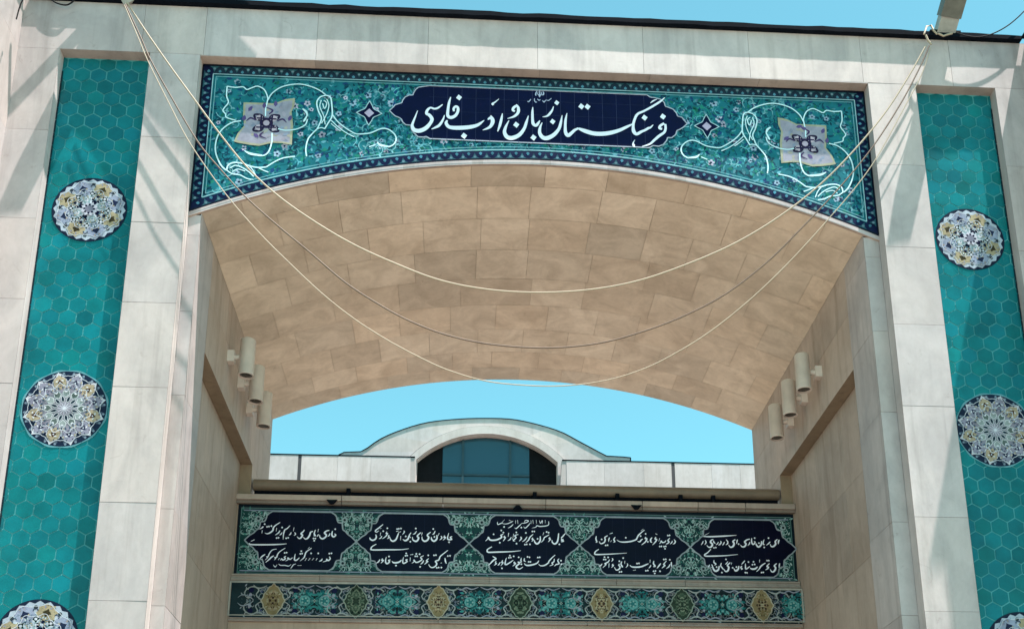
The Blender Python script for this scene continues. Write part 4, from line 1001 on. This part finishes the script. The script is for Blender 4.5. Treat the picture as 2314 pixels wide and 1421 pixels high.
def outer(s):
    # resample the gable outline by its own length
    L = [0]
    for i in range(len(oc)-1): L.append(L[-1]+math.hypot(oc[i+1][0]-oc[i][0], oc[i+1][1]-oc[i][1]))
    t = s*L[-1]
    for i in range(len(oc)-1):
        if t <= L[i+1]+1e-9:
            k = (t-L[i])/(L[i+1]-L[i]); return (oc[i][0]+(oc[i+1][0]-oc[i][0])*k, oc[i][1]+(oc[i+1][1]-oc[i][1])*k)
    return oc[-1]
zlow = 13.2
def W(s): return win(s)
po = [outer(i/n) for i in range(n+1)]; pi_ = [W(i/n) for i in range(n+1)]
for i in range(n):
    c = tone(.9, 1.03) if i % 4 == 0 else c
    mb.face([(pi_[i][0],YG,pi_[i][1]),(pi_[i+1][0],YG,pi_[i+1][1]),(po[i+1][0],YG,po[i+1][1]),(po[i][0],YG,po[i][1])], c)
    mb.face([(po[i][0],YG,po[i][1]),(po[i+1][0],YG,po[i+1][1]),(po[i+1][0],YG+2,po[i+1][1]),(po[i][0],YG+2,po[i][1])], (.9,.9,.9))
    mb.face([(pi_[i+1][0],YG,pi_[i+1][1]),(pi_[i][0],YG,pi_[i][1]),(pi_[i][0],YG+.2,pi_[i][1]),(pi_[i+1][0],YG+.2,pi_[i+1][1])], (.9,.88,.84))
for sx in (-1, 1):
    x = XG+sx*HW; xo = oc[0][0] if sx < 0 else oc[-1][0]; zo = oc[0][1] if sx < 0 else oc[-1][1]
    q = [(x,YG,zlow),(x,YG,zsp),(xo,YG,zo),(xo,YG,zlow)]; mb.face(q if sx < 0 else q[::-1], (.97,.96,.94))
    q = [(x,YG,zlow),(x,YG+.2,zlow),(x,YG+.2,zsp),(x,YG,zsp)]; mb.face(q if sx < 0 else q[::-1], (.95,.93,.9))
mb.build("gable", M_REAR, rb)
mb = MB()      # archivolt, proud of the gable, with a thin shadow groove outside it
for i in range(n):
    a0, a1 = win(i/n, HW+.02, zap-zsp+.02), win((i+1)/n, HW+.02, zap-zsp+.02); b0, b1 = win(i/n, HW+.26, zap-zsp+.25), win((i+1)/n, HW+.26, zap-zsp+.25)
    y = YG-.10
    mb.face([(a0[0],y,a0[1]),(a1[0],y,a1[1]),(b1[0],y,b1[1]),(b0[0],y,b0[1])], (1.0,.99,.97)); mb.face([(b0[0],y,b0[1]),(b1[0],y,b1[1]),(b1[0],YG+.01,b1[1]),(b0[0],YG+.01,b0[1])], (1,1,1)); mb.face([(a1[0],y,a1[1]),(a0[0],y,a0[1]),(a0[0],YG+.01,a0[1]),(a1[0],YG+.01,a1[1])], (.9,.9,.9))
for sx in (-1, 1):
    x0, x1 = sorted((XG+sx*(HW+.02), XG+sx*(HW+.26))); mb.box((x0, YG-.10, zsp-.12), (x1, YG+.01, zsp), (1,1,1))
    x0, x1 = sorted((XG+sx*(HW+.02), XG+sx*(HW+.12))); mb.box((x0, YG-.10, zlow), (x1, YG+.01, zsp-.121), (1,1,1))
mb.build("archivolt", M_REAR, rb)
mb = MB()
for i in range(n):
    b0, b1 = win(i/n, HW+.262, zap-zsp+.252), win((i+1)/n, HW+.262, zap-zsp+.252); c0, c1 = win(i/n, HW+.305, zap-zsp+.292), win((i+1)/n, HW+.305, zap-zsp+.292); y = YG-.012
    mb.face([(b0[0],y,b0[1]),(b1[0],y,b1[1]),(c1[0],y,c1[1]),(c0[0],y,c0[1])])
mb.build("shadow_joint", M_DARK, rb)
mb = MB()
for i in range(n):
    (a, b) = po[i], po[i+1]; mb.tube([(a[0],YG-.01,a[1]+.012),((a[0]+b[0])/2,YG-.01,(a[1]+b[1])/2+.012),(b[0],YG-.01,b[1]+.012)], .015, n=5)
mb.build("gable_edge", M_COPING, rb)
# window: dark side panels, glass, mullions
wn = thing("arched_window", "", "", (XG, YG+.1, zlow)); del wn["label"]; del wn["category"]; wn.parent = rb; wn.matrix_parent_inverse = parent_inv(rb)
gx0, gx1 = zq(1000,1060,YG+.15)[0], zq(1196,1060,YG+.15)[0]
mb = MB()
pts = [(XG-HW-.05, zlow)] + [win(i/n, HW+.05, zap-zsp+.05) for i in range(n+1)] + [(XG+HW+.05, zlow)]
for i in range(1, len(pts)-2): mb.face([(pts[i][0],YG+.17,zlow),(pts[i+1][0],YG+.17,zlow),(pts[i+1][0],YG+.17,pts[i+1][1]),(pts[i][0],YG+.17,pts[i][1])])
mb.build("frame", M_DARK, wn)
mb = MB(); k = 16
for i in range(k):
    a = gx0+(gx1-gx0)*i/k; b = gx0+(gx1-gx0)*(i+1)/k; RW = (HW**2+(zap-zsp)**2)/(2*(zap-zsp)); f = lambda x: zap-RW+math.sqrt(max(0, RW**2-(x-XG)**2))-.004
    mb.face([(a,YG+.15,zlow),(b,YG+.15,zlow),(b,YG+.15,f(b)),(a,YG+.15,f(a))])
mb.build("pane", M_GLASS, wn)
mb = MB(); zm = zq(1100,1073,YG+.12)[1]
for x in (zq(1046,1040,YG+.12)[0], zq(1153,1040,YG+.12)[0]): mb.box((x-.03, YG+.10, zlow), (x+.03, YG+.148, f(x)))
mb.box((gx0, YG+.11, zm-.03), (gx1, YG+.147, zm+.03)); mb.build("mullion", M_MULL, wn)
mb = MB(); zs_ = zq(1100,1098,YG)[1]
mb.box((XG-HW, YG-.02, zlow), (XG+HW, YG+.14, zs_), (.9,.88,.85)); mb.build("sill", M_REAR, wn)

# ================================================================== GROUND
mb = MB(); mb.face([(-600,-600,0),(600,-600,0),(600,900,0),(-600,900,0)])
g = mb.build("ground", M_GROUND); g["kind"] = "structure"
